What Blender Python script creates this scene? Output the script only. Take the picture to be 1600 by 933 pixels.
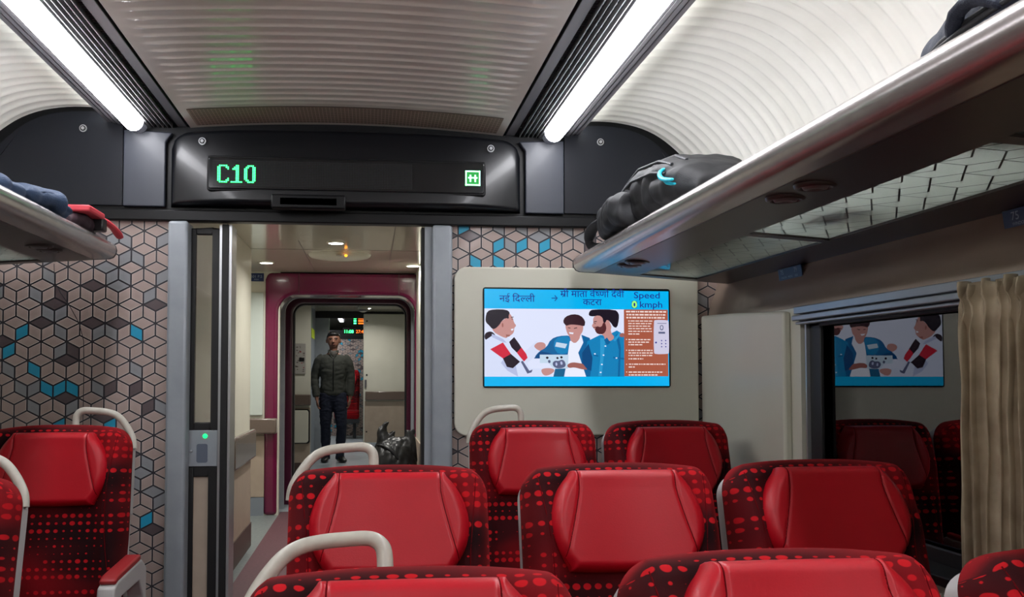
import bpy, bmesh, math, random
from mathutils import Vector, Matrix, noise
R = math.radians
sc = bpy.context.scene
for o in list(bpy.data.objects): bpy.data.objects.remove(o)
col = sc.collection

# ------------------------------------------------------------ camera, world, exposure
EXPOSURE = 0.0
TUBE_POWER = 26.0
COVE_POWER = 14.0
SPOT_POWER = 7.0
F = 1450.0
cd = bpy.data.cameras.new('camera'); cam = bpy.data.objects.new('camera', cd); col.objects.link(cam)
cd.sensor_fit = 'HORIZONTAL'; cd.sensor_width = 36.0; cd.lens = 36.0 * F / 1600
cd.shift_x = (800 - 729) / 1600; cd.shift_y = (527 - 466.5) / 1600
cd.clip_start = 0.02; cd.clip_end = 200
cam.location = (0.085, -3.67, 1.18)
cam.rotation_euler = (R(90) + math.atan(61 / F), 0, -math.atan(151 / F))
sc.camera = cam
w = bpy.data.worlds.new('world'); sc.world = w; w.use_nodes = True
w.node_tree.nodes['Background'].inputs[0].default_value = (0.02, 0.025, 0.035, 1)
w.node_tree.nodes['Background'].inputs[1].default_value = 0.05
vs = sc.view_settings
vs.view_transform = 'Standard'; vs.look = 'None'; vs.exposure = EXPOSURE; vs.gamma = 1.0; vs.use_curve_mapping = False

# ------------------------------------------------------------ materials
def srgb(r, g, b):
    f = lambda c: (c / 255 / 12.92) if c / 255 <= 0.04045 else ((c / 255 + 0.055) / 1.055) ** 2.4
    return (f(r), f(g), f(b), 1)
MATS = {}
def mat(name, c, rough=0.5, metal=0.0, emit=None, es=1.0, coat=0.0, spec=0.5, bump=None, mottle=None):
    m = bpy.data.materials.new(name); m.use_nodes = True; nt = m.node_tree; b = nt.nodes['Principled BSDF']
    b.inputs['Base Color'].default_value = srgb(*c); b.inputs['Roughness'].default_value = rough
    b.inputs['Metallic'].default_value = metal; b.inputs['Coat Weight'].default_value = coat
    b.inputs['Specular IOR Level'].default_value = spec; b.inputs['Coat Roughness'].default_value = 0.08
    if emit:
        b.inputs['Emission Color'].default_value = srgb(*emit); b.inputs['Emission Strength'].default_value = es
    tc = None
    if mottle or bump: tc = nt.nodes.new('ShaderNodeTexCoord')
    if mottle:
        n = nt.nodes.new('ShaderNodeTexNoise'); n.inputs['Scale'].default_value = mottle[0]; n.inputs['Detail'].default_value = 4
        mx = nt.nodes.new('ShaderNodeMix'); mx.data_type = 'RGBA'
        mx.inputs['A'].default_value = srgb(*c); mx.inputs['B'].default_value = srgb(*mottle[1])
        rp = nt.nodes.new('ShaderNodeValToRGB'); rp.color_ramp.elements[0].position = 0.35; rp.color_ramp.elements[1].position = 0.7
        nt.links.new(tc.outputs['Object'], n.inputs['Vector']); nt.links.new(n.outputs['Fac'], rp.inputs[0])
        nt.links.new(rp.outputs[0], mx.inputs['Factor']); nt.links.new(mx.outputs['Result'], b.inputs['Base Color'])
    if bump:
        n = nt.nodes.new('ShaderNodeTexNoise'); n.inputs['Scale'].default_value = bump[0]; n.inputs['Detail'].default_value = 3
        bp = nt.nodes.new('ShaderNodeBump'); bp.inputs['Strength'].default_value = bump[1]; bp.inputs['Distance'].default_value = 0.01
        nt.links.new(tc.outputs['Object'], n.inputs['Vector']); nt.links.new(n.outputs['Fac'], bp.inputs['Height'])
        nt.links.new(bp.outputs['Normal'], b.inputs['Normal'])
    MATS[name] = m
    return m
ceil_m = mat('ceiling_laminate', (226, 218, 208), 0.3, coat=0.4, mottle=(3, (218, 208, 198)))
vault_m = mat('vault_laminate', (226, 224, 218), 0.42, mottle=(3, (218, 216, 208)))
black_m = mat('black_header', (17, 20, 28), 0.42, coat=0.0, spec=0.3)
rim_m = mat('black_rim', (8, 9, 12), 0.4, spec=0.25)
slate_m = mat('slate_panel', (44, 49, 60), 0.4, coat=0.05)
dark_m = mat('dark_plastic', (14, 14, 16), 0.5)
post_m = mat('door_post_paint', (152, 158, 164), 0.4, metal=0.1, mottle=(14, (144, 150, 157)))
silver_m = mat('silver', (190, 192, 196), 0.3, metal=0.8)
rack_m = mat('rack_aluminium', (186, 180, 178), 0.27, metal=0.75, mottle=(30, (176, 170, 168)))
rackb_m = mat('rack_underside', (70, 61, 60), 0.35, metal=0.35)
strip_m = mat('fixture_strip', (120, 118, 122), 0.4, metal=0.5)
grille_m = mat('grille_dark', (34, 34, 38), 0.6)
blade_m = mat('fixture_blade', (170, 170, 172), 0.35, metal=0.7)
tube_m = mat('tube_light', (255, 255, 255), 0.5, emit=(250, 250, 255), es=TUBE_POWER)
cove_m = mat('cove_light', (255, 255, 255), 0.5, emit=(250, 252, 250), es=COVE_POWER)
cap_m = mat('tube_cap', (170, 174, 186), 0.35)
cream_m = mat('cream_panel', (205, 204, 190), 0.42, coat=0.1, mottle=(2, (198, 196, 180)))
cove_wall_m = mat('taupe_wall', (150, 132, 118), 0.33, coat=0.25, mottle=(4, (140, 122, 108)))
cream2_m = mat('vestibule_cream', (214, 212, 198), 0.38, mottle=(3, (206, 204, 190)))
beige_m = mat('vestibule_beige', (176, 160, 144), 0.45, mottle=(8, (166, 150, 134)))
brown_m = mat('bumper_brown', (104, 90, 82), 0.25, coat=0.5)
base_m = mat('brown_skirting', (82, 66, 62), 0.5)
mag_m = mat('magenta_gloss', (108, 18, 62), 0.22, coat=0.6)
magd_m = mat('magenta_dark', (70, 14, 42), 0.3)
vgrey_m = mat('vestibule_grey', (128, 136, 146), 0.4)
floor_m = mat('floor_grey', (124, 132, 132), 0.45, mottle=(40, (110, 118, 118)))
carpet_m = mat('aisle_maroon', (96, 58, 66), 0.6, mottle=(60, (82, 48, 56)))
seatgrey_m = mat('seat_shell_grey', (176, 174, 172), 0.4)
handle_m = mat('handle_grey', (188, 184, 172), 0.38, coat=0.15, mottle=(60, (178, 174, 162)))
leather_m = mat('red_leather', (186, 8, 30), 0.42, coat=0.06, spec=0.4, bump=(320, 0.05), mottle=(5, (176, 7, 26)))
seam_m = mat('seam_dark_red', (96, 4, 12), 0.9, spec=0.1)
padred_m = mat('arm_pad_red', (150, 20, 26), 0.45)
seatdark_m = mat('seat_base_dark', (44, 44, 48), 0.5)
wp_grout = mat('wallpaper_line', (50, 48, 56), 0.5)
wp_beige = mat('wallpaper_beige', (170, 151, 144), 0.5, coat=0.15, mottle=(9, (162, 143, 136)))
wp_grey = mat('wallpaper_grey', (136, 138, 142), 0.5, coat=0.15)
wp_teal = mat('wallpaper_teal', (28, 150, 186), 0.5, coat=0.15)
wp_dark = mat('wallpaper_dark', (92, 80, 82), 0.5, coat=0.15)
wp_edge = mat('wallpaper_edge', (206, 196, 190), 0.5)
bagblack_m = mat('bag_black', (26, 27, 31), 0.6, bump=(500, 0.25))
bagmid_m = mat('bag_trim', (46, 48, 54), 0.5, bump=(500, 0.2))
bagnavy_m = mat('bag_navy', (34, 40, 56), 0.7, bump=(400, 0.3))
bagblue_m = mat('bag_blue', (42, 62, 90), 0.7, bump=(300, 0.3))
cyan_m = mat('cyan_loop', (20, 190, 214), 0.5)
strap_m = mat('coral_strap', (214, 66, 78), 0.6)
buckle_m = mat('buckle_black', (18, 14, 18), 0.4)
binbag_m = mat('bin_liner', (9, 11, 15), 0.36, spec=0.35)
curtain_m = mat('curtain_velvet', (176, 160, 136), 0.85, mottle=(16, (146, 130, 108)))
jacket_m = mat('jacket_olive', (58, 60, 54), 0.85, bump=(900, 0.3))
jeans_m = mat('jeans_navy', (22, 28, 48), 0.85)
skin_m = mat('skin', (134, 92, 74), 0.55)
hair_m = mat('hair', (14, 12, 12), 0.5)
shoe_m = mat('shoe', (20, 19, 20), 0.4)
shirt_m = mat('shirt_grey', (84, 80, 76), 0.8)
eye_m = mat('eye', (20, 15, 14), 0.3); lip_m = mat('lips', (118, 66, 58), 0.5)
plate_m = mat('plate_blue', (20, 44, 96), 0.4)
platet_m = mat('plate_text', (150, 165, 190), 0.5)
yellow_m = mat('sticker_yellow', (190, 214, 40), 0.5)
notice_m = mat('notice_grey', (168, 164, 158), 0.4)
rubber_m = mat('window_rubber', (20, 21, 23), 0.5)
header_m = mat('blind_rail', (150, 156, 164), 0.3, metal=0.6)
ledoff_m = mat('led_window', (18, 20, 23), 0.12, coat=0.4)
leddim_m = mat('led_dot_off', (60, 66, 68), 0.5)
ledon_m = mat('led_green', (10, 255, 90), 0.5, emit=(50, 255, 110), es=8.0)
ledback_m = mat('led_green_lit_board', (10, 90, 40), 0.5, emit=(0, 200, 60), es=0.5)
ledwhite_m = mat('led_pale_green', (180, 255, 210), 0.5, emit=(170, 255, 210), es=2.2)
ledor_m = mat('led_orange', (255, 120, 30), 0.5, emit=(255, 110, 30), es=2.0)
spot_m = mat('downlight_glow', (255, 255, 255), 0.5, emit=(255, 252, 240), es=25.0)
nmat = mat('seat_fabric', (60, 4, 8), 0.9)

def glass(name, ior=1.5, tint=(1, 1, 1, 1), rough=0.0, boost=0.0, dif=None):
    m = bpy.data.materials.new(name); m.use_nodes = True; nt = m.node_tree; nt.nodes.clear()
    out = nt.nodes.new('ShaderNodeOutputMaterial'); t = nt.nodes.new('ShaderNodeBsdfTransparent'); g = nt.nodes.new('ShaderNodeBsdfGlossy')
    t.inputs[0].default_value = tint; g.inputs['Roughness'].default_value = rough
    f = nt.nodes.new('ShaderNodeFresnel'); f.inputs[0].default_value = ior
    mx = nt.nodes.new('ShaderNodeMixShader'); nt.links.new(f.outputs[0], mx.inputs[0])
    base = t
    if dif:
        d = nt.nodes.new('ShaderNodeBsdfTranslucent'); d.inputs[0].default_value = srgb(*dif[0])
        m2 = nt.nodes.new('ShaderNodeMixShader'); m2.inputs[0].default_value = dif[1]
        nt.links.new(t.outputs[0], m2.inputs[1]); nt.links.new(d.outputs[0], m2.inputs[2]); base = m2
    nt.links.new(base.outputs[0], mx.inputs[1]); nt.links.new(g.outputs[0], mx.inputs[2]); nt.links.new(mx.outputs[0], out.inputs[0])
    return m
winglass_m = glass('window_glass', 2.15)
doorglass_m = glass('door_glass', 1.5)
rackglass_m = glass('rack_glass', 1.4, (0.86, 0.92, 0.88, 1), 0.02, dif=((235, 242, 236), 0.55))

# seat fabric: rows of dots of changing size over a maroon cloth that shifts from dark to bright in bands
def fabric():
    nt = nmat.node_tree; N = nt.nodes; L = nt.links; b = N['Principled BSDF']
    b.inputs['Sheen Weight'].default_value = 0.22; b.inputs['Sheen Tint'].default_value = srgb(255, 40, 46)
    b.inputs['Specular IOR Level'].default_value = 0.2
    uv = N.new('ShaderNodeUVMap'); sp = N.new('ShaderNodeSeparateXYZ'); L.new(uv.outputs[0], sp.inputs[0])
    def m(op, a, b2=None, c=None):
        n = N.new('ShaderNodeMath'); n.operation = op
        for i, v in enumerate((a, b2, c)):
            if v is None: continue
            if isinstance(v, (int, float)): n.inputs[i].default_value = v
            else: L.new(v, n.inputs[i])
        return n.outputs[0]
    u, v = sp.outputs[0], sp.outputs[1]
    cu = m('DIVIDE', u, 0.0235); cv = m('DIVIDE', v, 0.0225)
    iu, iv = m('FLOOR', cu), m('FLOOR', cv)
    fu, fv = m('SUBTRACT', m('FRACT', cu), 0.5), m('SUBTRACT', m('FRACT', cv), 0.5)
    def cellnoise(x, y, sx, sy, seed, typ='noise'):
        cb = N.new('ShaderNodeCombineXYZ'); L.new(m('MULTIPLY', x, sx), cb.inputs[0]); L.new(m('MULTIPLY', y, sy), cb.inputs[1]); cb.inputs[2].default_value = seed
        if typ == 'white':
            n = N.new('ShaderNodeTexWhiteNoise'); n.noise_dimensions = '3D'; L.new(cb.outputs[0], n.inputs[0]); return n.outputs[0]
        n = N.new('ShaderNodeTexNoise'); n.inputs['Scale'].default_value = 1.0; n.inputs['Detail'].default_value = 1; L.new(cb.outputs[0], n.inputs[0]); return n.outputs['Fac']
    row = cellnoise(iv, iv, 1.37, 0.0, 3.1, 'white')            # some rows are left out, others small
    patch = cellnoise(iu, iv, 0.21, 0.9, 7.7)
    rnd = cellnoise(iu, iv, 1.0, 1.0, 0.5, 'white')
    rad = m('MULTIPLY_ADD', row, 0.50, m('MULTIPLY_ADD', patch, 1.0, m('MULTIPLY_ADD', rnd, 0.10, -0.62)))
    rad = m('MINIMUM', rad, 0.37)
    dist = m('SQRT', m('ADD', m('MULTIPLY', fu, fu), m('MULTIPLY', m('MULTIPLY', fv, fv), 1.35)))
    dot = N.new('ShaderNodeMapRange'); dot.interpolation_type = 'SMOOTHSTEP'
    L.new(m('SUBTRACT', rad, dist), dot.inputs[0]); dot.inputs[1].default_value = -0.03; dot.inputs[2].default_value = 0.05
    band = cellnoise(u, v, 2.4, 6.5, 11.0)
    rp = N.new('ShaderNodeValToRGB'); e = rp.color_ramp.elements
    e[0].position = 0.38; e[0].color = srgb(24, 4, 7); e[1].position = 0.68; e[1].color = srgb(120, 6, 16)
    e2 = rp.color_ramp.elements.new(0.5); e2.color = srgb(56, 5, 10)
    tb_ = N.new('ShaderNodeMapRange'); L.new(v, tb_.inputs[0]); tb_.inputs[1].default_value = 0.555; tb_.inputs[2].default_value = 0.60; tb_.inputs[3].default_value = 0.0; tb_.inputs[4].default_value = 0.16  # brighter red over the seat top: its lit upper surface painted into the cloth
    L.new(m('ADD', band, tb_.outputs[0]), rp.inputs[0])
    mx = N.new('ShaderNodeMix'); mx.data_type = 'RGBA'
    L.new(dot.outputs[0], mx.inputs['Factor']); L.new(rp.outputs[0], mx.inputs['A']); mx.inputs['B'].default_value = srgb(184, 16, 26)
    L.new(mx.outputs['Result'], b.inputs['Base Color'])
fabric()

# ------------------------------------------------------------ mesh helpers
class MB:
    def __init__(s): s.v = []; s.f = []; s.mi = []; s.uv = None; s.mats = []
    def m(s, mt):
        if mt is None: mt = None
        if mt not in s.mats: s.mats.append(mt)
        return s.mats.index(mt)
    def add(s, vs, fs, mt=None):
        k = len(s.v); s.v += [tuple(p) for p in vs]; i = s.m(mt)
        for f in fs: s.f.append(tuple(k + a for a in f)); s.mi.append(i)
        return s
    def box(s, x0, x1, y0, y1, z0, z1, mt=None):
        v = [(x, y, z) for x in (x0, x1) for y in (y0, y1) for z in (z0, z1)]
        return s.add(v, [(0, 1, 3, 2), (4, 6, 7, 5), (0, 4, 5, 1), (2, 3, 7, 6), (0, 2, 6, 4), (1, 5, 7, 3)], mt)
    def poly(s, pts, mt=None): return s.add(pts, [tuple(range(len(pts)))], mt)
    def grid(s, fn, nu, nv, mt=None, closeu=False):
        vs = [fn(i / nu, j / nv) for j in range(nv + 1) for i in range(nu + (0 if closeu else 1))]
        W = nu if closeu else nu + 1
        fs = [(j * W + i, j * W + (i + 1) % W, (j + 1) * W + (i + 1) % W, (j + 1) * W + i) for j in range(nv) for i in range(nu)]
        return s.add(vs, fs, mt)
    def extr(s, pts, axis, a, b, mt=None, cap=True):        # closed 2-D outline swept along an axis
        def P(p, t): return {'y': (p[0], t, p[1]), 'x': (t, p[0], p[1]), 'z': (p[0], p[1], t)}[axis]
        n = len(pts); vs = [P(p, a) for p in pts] + [P(p, b) for p in pts]
        fs = [(i, (i + 1) % n, n + (i + 1) % n, n + i) for i in range(n)]
        if cap: fs += [tuple(range(n))[::-1], tuple(range(n, 2 * n))]
        return s.add(vs, fs, mt)
    def tube(s, path, r, seg=10, mt=None, sx=1.0, closed=False):     # r number or list; sx flattens along local side
        P = [Vector(p) for p in path]; n = len(P); rs = r if isinstance(r, (list, tuple)) else [r] * n
        vs = []; up = None
        for i, p in enumerate(P):
            if closed: t = P[(i + 1) % n] - P[i - 1]
            else: t = P[min(i + 1, n - 1)] - P[max(i - 1, 0)]
            t.normalize()
            if up is None:
                up = Vector((0, 0, 1)) if abs(t.z) < 0.8 else Vector((0, 1, 0))
            a = t.cross(up); a.normalize(); b = a.cross(t); b.normalize(); up = b
            for k in range(seg):
                q = 2 * math.pi * k / seg
                vs.append(p + a * math.cos(q) * rs[i] * sx + b * math.sin(q) * rs[i])
        fs = []
        for i in range(n if closed else n - 1):
            for k in range(seg):
                j = (i + 1) % n
                fs.append((i * seg + k, i * seg + (k + 1) % seg, j * seg + (k + 1) % seg, j * seg + k))
        if not closed: fs += [tuple(range(seg))[::-1], tuple((n - 1) * seg + k for k in range(seg))]
        return s.add(vs, fs, mt)
    def loft(s, secs, seg=16, mt=None, power=2.0):   # secs: (centre, rx, ry, [axis matrix]) horizontal ellipses by default
        vs = []
        for sec in secs:
            c, rx, ry = Vector(sec[0]), sec[1], sec[2]; M3 = sec[3] if len(sec) > 3 else None
            for k in range(seg):
                q = 2 * math.pi * k / seg; a, b = math.cos(q), math.sin(q)
                a = math.copysign(abs(a) ** (2 / power), a); b = math.copysign(abs(b) ** (2 / power), b)
                d = Vector((a * rx, b * ry, 0))
                if M3: d = M3 @ d
                vs.append(c + d)
        n = len(secs)
        fs = [(i * seg + k, i * seg + (k + 1) % seg, (i + 1) * seg + (k + 1) % seg, (i + 1) * seg + k) for i in range(n - 1) for k in range(seg)]
        fs += [tuple(range(seg))[::-1], tuple((n - 1) * seg + k for k in range(seg))]
        return s.add(vs, fs, mt)
    def ball(s, c, rx, ry, rz, nu=16, nv=10, mt=None):
        def fn(u, v):
            a = 2 * math.pi * u; b = math.pi * (v - 0.5) * 0.999
            return (c[0] + rx * math.cos(b) * math.cos(a), c[1] + ry * math.cos(b) * math.sin(a), c[2] + rz * math.sin(b))
        return s.grid(fn, nu, nv, mt, True)
    def build(s, name, mt=None, parent=None, bevel=0, seg=2, loc=None, smooth=True, angle=40, sub=0):
        me = bpy.data.meshes.new(name); me.from_pydata(s.v, [], s.f)
        for q in s.mats: me.materials.append(q if q is not None else mt)
        me.polygons.foreach_set('material_index', s.mi)
        b = bmesh.new(); b.from_mesh(me); bmesh.ops.remove_doubles(b, verts=b.verts, dist=1e-6)
        bmesh.ops.recalc_face_normals(b, faces=b.faces)
        b.to_mesh(me); b.free()
        if smooth:
            me.shade_smooth(); me.set_sharp_from_angle(angle=R(angle))
        o = bpy.data.objects.new(name, me); col.objects.link(o)
        if parent: o.parent = parent
        if loc: o.location = loc
        if bevel:
            md = o.modifiers.new('bevel', 'BEVEL'); md.width = bevel; md.segments = seg; md.limit_method = 'ANGLE'; md.angle_limit = R(35)
            md.harden_normals = False
        if sub:
            md = o.modifiers.new('sub', 'SUBSURF'); md.levels = sub; md.render_levels = sub
        return o
def rrect(x0, x1, z0, z1, r, n=6, corners=(1, 1, 1, 1)):   # corners: bl, br, tr, tl
    pts = []
    for (cx, cz, a0, on, px, pz) in ((x0 + r, z0 + r, 180, corners[0], x0, z0), (x1 - r, z0 + r, 270, corners[1], x1, z0), (x1 - r, z1 - r, 0, corners[2], x1, z1), (x0 + r, z1 - r, 90, corners[3], x0, z1)):
        if on: pts += [(cx + r * math.cos(R(a0 + 90 * k / n)), cz + r * math.sin(R(a0 + 90 * k / n))) for k in range(n + 1)]
        else: pts.append((px, pz))
    return pts
def empty(name, loc, label=None, cat=None, group=None, rz=0):
    o = bpy.data.objects.new(name, None); col.objects.link(o); o.location = loc; o.rotation_euler.z = rz
    o.empty_display_size = 0.1
    if label: tag(o, label, cat, group)
    return o
def tag(o, label, cat, group=None, kind=None):
    o['label'] = label; o['category'] = cat
    if group: o['group'] = group
    if kind: o['kind'] = kind
    return o
def struct(o, label=None, cat=None):
    o['kind'] = 'structure'
    if label: o['label'] = label; o['category'] = cat
    return o
def copy_tree(o, parent=None):
    c = o.copy(); col.objects.link(c); c.parent = parent
    for ch in [x for x in bpy.data.objects if x.parent == o]: copy_tree(ch, c)
    return c
def text_mesh(body, size):
    cu = bpy.data.curves.new('t', 'FONT'); cu.body = body; cu.size = size; cu.offset = size * 0.006; cu.resolution_u = 3
    to = bpy.data.objects.new('t', cu); col.objects.link(to)
    dg = bpy.context.evaluated_depsgraph_get(); dg.update()
    me = bpy.data.meshes.new_from_object(to.evaluated_get(dg))
    bm = bmesh.new(); bm.from_mesh(me)
    bpy.data.objects.remove(to); bpy.data.curves.remove(cu); bpy.data.meshes.remove(me)
    return bm
def bm_text(mb, body, size, place, mt, clip=None, fit=None):
    """adds lettering to an MB; place(x, y) -> 3-D; fit: width to reach; clip: keep only the left share; returns width"""
    bm = text_mesh(body, size)
    if clip:
        xs = [v.co.x for v in bm.verts]; lim = min(xs) + (max(xs) - min(xs)) * clip
        bmesh.ops.bisect_plane(bm, geom=bm.verts[:] + bm.edges[:] + bm.faces[:], plane_co=(lim, 0, 0), plane_no=(1, 0, 0), clear_outer=True)
    if not bm.verts: bm.free(); return 0
    xs = [v.co.x for v in bm.verts]; x0, x1 = min(xs), max(xs); k = (fit / (x1 - x0)) if fit else 1
    bm.verts.ensure_lookup_table()
    mb.add([place((v.co.x - x0) * k, v.co.y) for v in bm.verts], [tuple(v.index for v in f.verts) for f in bm.faces], mt)
    bm.free(); return (x1 - x0) * k

FZ = 0.10                    # floor level
YB = -5.6                    # coach continues behind the camera to here
# ------------------------------------------------------------ floor
b = MB(); b.box(-1.6, -0.62, YB, 3.9, FZ - 0.05, FZ); struct(b.build('floor', floor_m))
b = MB(); b.box(0.35, 1.6, YB, 3.9, FZ - 0.05, FZ); struct(b.build('floor', floor_m))
b = MB(); b.box(-0.62, 0.35, YB, 3.9, FZ - 0.05, FZ); struct(b.build('floor', carpet_m))
b = MB(); b.box(-1.6, 1.6, 3.9, 22, FZ - 0.05, FZ); struct(b.build('floor', mat('floor_pale', (168, 176, 182), 0.3, mottle=(6, (156, 164, 170)))))

# ------------------------------------------------------------ end wall with rhombus wallpaper
def clip_poly(p, x0, x1, z0, z1):
    for ax, lim, sg in ((0, x0, 1), (0, x1, -1), (1, z0, 1), (1, z1, -1)):
        q = []
        for i in range(len(p)):
            a, c = p[i], p[(i + 1) % len(p)]; da, dc = sg * (a[ax] - lim), sg * (c[ax] - lim)
            if da >= 0: q.append(a)
            if (da >= 0) != (dc >= 0):
                t = da / (da - dc); q.append((a[0] + (c[0] - a[0]) * t, a[1] + (c[1] - a[1]) * t))
        p = q
        if len(p) < 3: return None
    return p
def wallpaper(mb, x0, x1, z0, z1, seed):
    rnd = random.Random(seed)
    W, V, Rr = 0.0935, 0.047, 0.0245; rowh = V + Rr
    jx0, jx1 = int(x0 / W) - 2, int(x1 / W) + 2; jz0, jz1 = int(z0 / rowh) - 2, int(z1 / rowh) + 2
    for j in range(jz0, jz1 + 1):
        for i in range(jx0, jx1 + 1):
            cx = i * W + (W / 2 if j % 2 else 0) + 0.012; cz = j * rowh
            # cube seen from above: centre (cx,cz), top rhombus and two side faces
            top = [(cx, cz), (cx + W / 2, cz + Rr), (cx, cz + 2 * Rr), (cx - W / 2, cz + Rr)]
            lf = [(cx, cz), (cx - W / 2, cz + Rr), (cx - W / 2, cz + Rr - V), (cx, cz - V)]
            rt_ = [(cx, cz), (cx, cz - V), (cx + W / 2, cz + Rr - V), (cx + W / 2, cz + Rr)]
            for kind, q in (('t', top), ('l', lf), ('r', rt_)):
                r_ = rnd.random()
                mt = wp_beige
                if kind == 't': mt = wp_dark if r_ < 0.13 else (wp_grey if r_ < 0.2 else wp_beige)
                else: mt = wp_teal if r_ < 0.085 else (wp_grey if r_ < 0.24 else (wp_dark if r_ < 0.27 else wp_beige))
                c = (sum(p[0] for p in q) / 4, sum(p[1] for p in q) / 4)
                def inset(q, d):
                    out = []
                    n = len(q)
                    for k in range(n):
                        a, p, e = Vector(q[k - 1]), Vector(q[k]), Vector(q[(k + 1) % n])
                        u1 = (a - p).normalized(); u2 = (e - p).normalized()
                        s_ = abs(u1.x * u2.y - u1.y * u2.x); out.append(tuple(p + (u1 + u2) * (d / s_)))
                    return out
                if mt is wp_beige:
                    g = clip_poly(inset(q, 0.0030), x0, x1, z0, z1)
                    if g: mb.poly([(a, -0.0010, c_) for a, c_ in g], wp_edge)
                    g = clip_poly(inset(q, 0.0040), x0, x1, z0, z1)
                else: g = clip_poly(inset(q, 0.0030), x0, x1, z0, z1)
                if g: mb.poly([(a, -0.0018, c_) for a, c_ in g], mt)
b = MB(); b.box(-1.56, -0.66, 0.0, 0.05, FZ, 1.85, wp_grout); wallpaper(b, -1.56, -0.66, FZ, 1.85, 4)
struct(b.build('wall_end', smooth=False))
b = MB(); b.box(0.38, 1.56, 0.0, 0.05, FZ, 1.85, wp_grout); wallpaper(b, 0.38, 1.56, FZ, 1.85, 11)
struct(b.build('wall_end', smooth=False))
# seam of a hatch in the left wallpaper
def wpx(u, v): return ((u - 265) / 396.5 - 0.688, -0.002, 1.18 + (588 - v) / 396.5)
b = MB(); b.tube([wpx(*p) for p in ((96, 418), (97, 445), (106, 462), (122, 486), (134, 508), (141, 535), (142, 580), (142, 640), (142, 760))], 0.0012, 6)
struct(b.build('trim_1', wp_grout))

# ------------------------------------------------------------ side walls (upper taupe part, vault, window)
VAULT = [(0.935, 2.212), (1.0, 2.217), (1.08, 2.214), (1.17, 2.198), (1.25, 2.165), (1.32, 2.115), (1.38, 2.055), (1.43, 1.985), (1.465, 1.905), (1.488, 1.82), (1.498, 1.72), (1.50, 1.60)]
def spline(P, t):
    n = len(P) - 1; x = t * n; i = min(int(x), n - 1); f = x - i
    p0, p1, p2, p3 = P[max(i - 1, 0)], P[i], P[i + 1], P[min(i + 2, n)]
    return tuple(0.5 * (2 * p1[k] + (p2[k] - p0[k]) * f + (2 * p0[k] - 5 * p1[k] + 4 * p2[k] - p3[k]) * f * f + (3 * p1[k] - p0[k] - 3 * p2[k] + p3[k]) * f ** 3) for k in (0, 1))
RIB0, RIBP = -0.058, 0.0672
def rib(y, wdt=0.011):
    d = ((y - RIB0) / RIBP) % 1.0; d = min(d, 1 - d) * RIBP
    return math.exp(-(d / wdt) ** 2)
def vault(sg):
    ys = [0.03 - 0.0075 * k for k in range(0, 510)] + [-3.9, -4.4, -5.0, YB]
    nu = 34; b = MB(); vs = []
    for y in ys:
        for i in range(nu + 1):
            t = i / nu; x, z = spline(VAULT, t); x2, z2 = spline(VAULT, min(t + 0.01, 1)); x1, z1 = spline(VAULT, max(t - 0.01, 0))
            n = Vector((x2 - x1, z2 - z1)).normalized(); nx, nz = n.y, -n.x       # inward normal: down and to the middle
            e = min(max((x - 0.958) / 0.02, 0), 1) if t < 0.3 else 1
            h = 0.0085 * rib(y, 0.0120) * e if y > -3.8 else 0
            vs.append((sg * (x + nx * h), y, z + nz * h))
    W = nu + 1
    b.add(vs, [(j * W + i, j * W + i + 1, (j + 1) * W + i + 1, (j + 1) * W + i) for j in range(len(ys) - 1) for i in range(nu)])
    b2 = b.build('ceiling', vault_m, angle=80)
    for yj in (-0.245, -1.12):                    # joint lines between the moulded panels
        g = MB(); g.tube([(sg * (spline(VAULT, t)[0] - 0.001), yj, spline(VAULT, t)[1] - 0.001) for t in [k / 24 for k in range(25)]], 0.0013, 5)
        g.build('panel_joint', wp_grout, b2)
    return struct(b2)
vault(1); vault(-1)
# centre ceiling panel with ribs that stop short of its edges
def rib2(y):
    d = ((y + 0.354) / 0.0630) % 1.0; d = min(d, 1 - d) * 0.0630
    return math.exp(-(d / 0.0085) ** 2)
def zc(x): return 2.173 - 0.028 * (x / 0.612) ** 2
b = MB(); ys = [-0.30 - 0.0066 * k for k in range(0, 520)] + [-4.3, -5.0, YB]; nu = 60; vs = []
for y in ys:
    for i in range(nu + 1):
        x = -0.612 + 1.224 * i / nu; xr = 0.556
        e = max(0, min(1, (xr - abs(x)) / 0.012))
        vs.append((x, y, zc(x) - (0.0058 * rib2(y) * e if y > -3.7 else 0)))
W = nu + 1
b.add(vs, [(j * W + i, j * W + i + 1, (j + 1) * W + i + 1, (j + 1) * W + i) for j in range(len(ys) - 1) for i in range(nu)])
struct(b.build('ceiling', ceil_m, angle=80))
# roof above everything, and the end wall of the coach behind the camera
b = MB(); b.box(-1.6, 1.6, YB, 0.05, 2.30, 2.34); struct(b.build('ceiling', dark_m))
b = MB(); b.box(-1.6, 1.6, YB - 0.05, YB, FZ, 2.34); struct(b.build('wall_back', cream_m))
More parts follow.
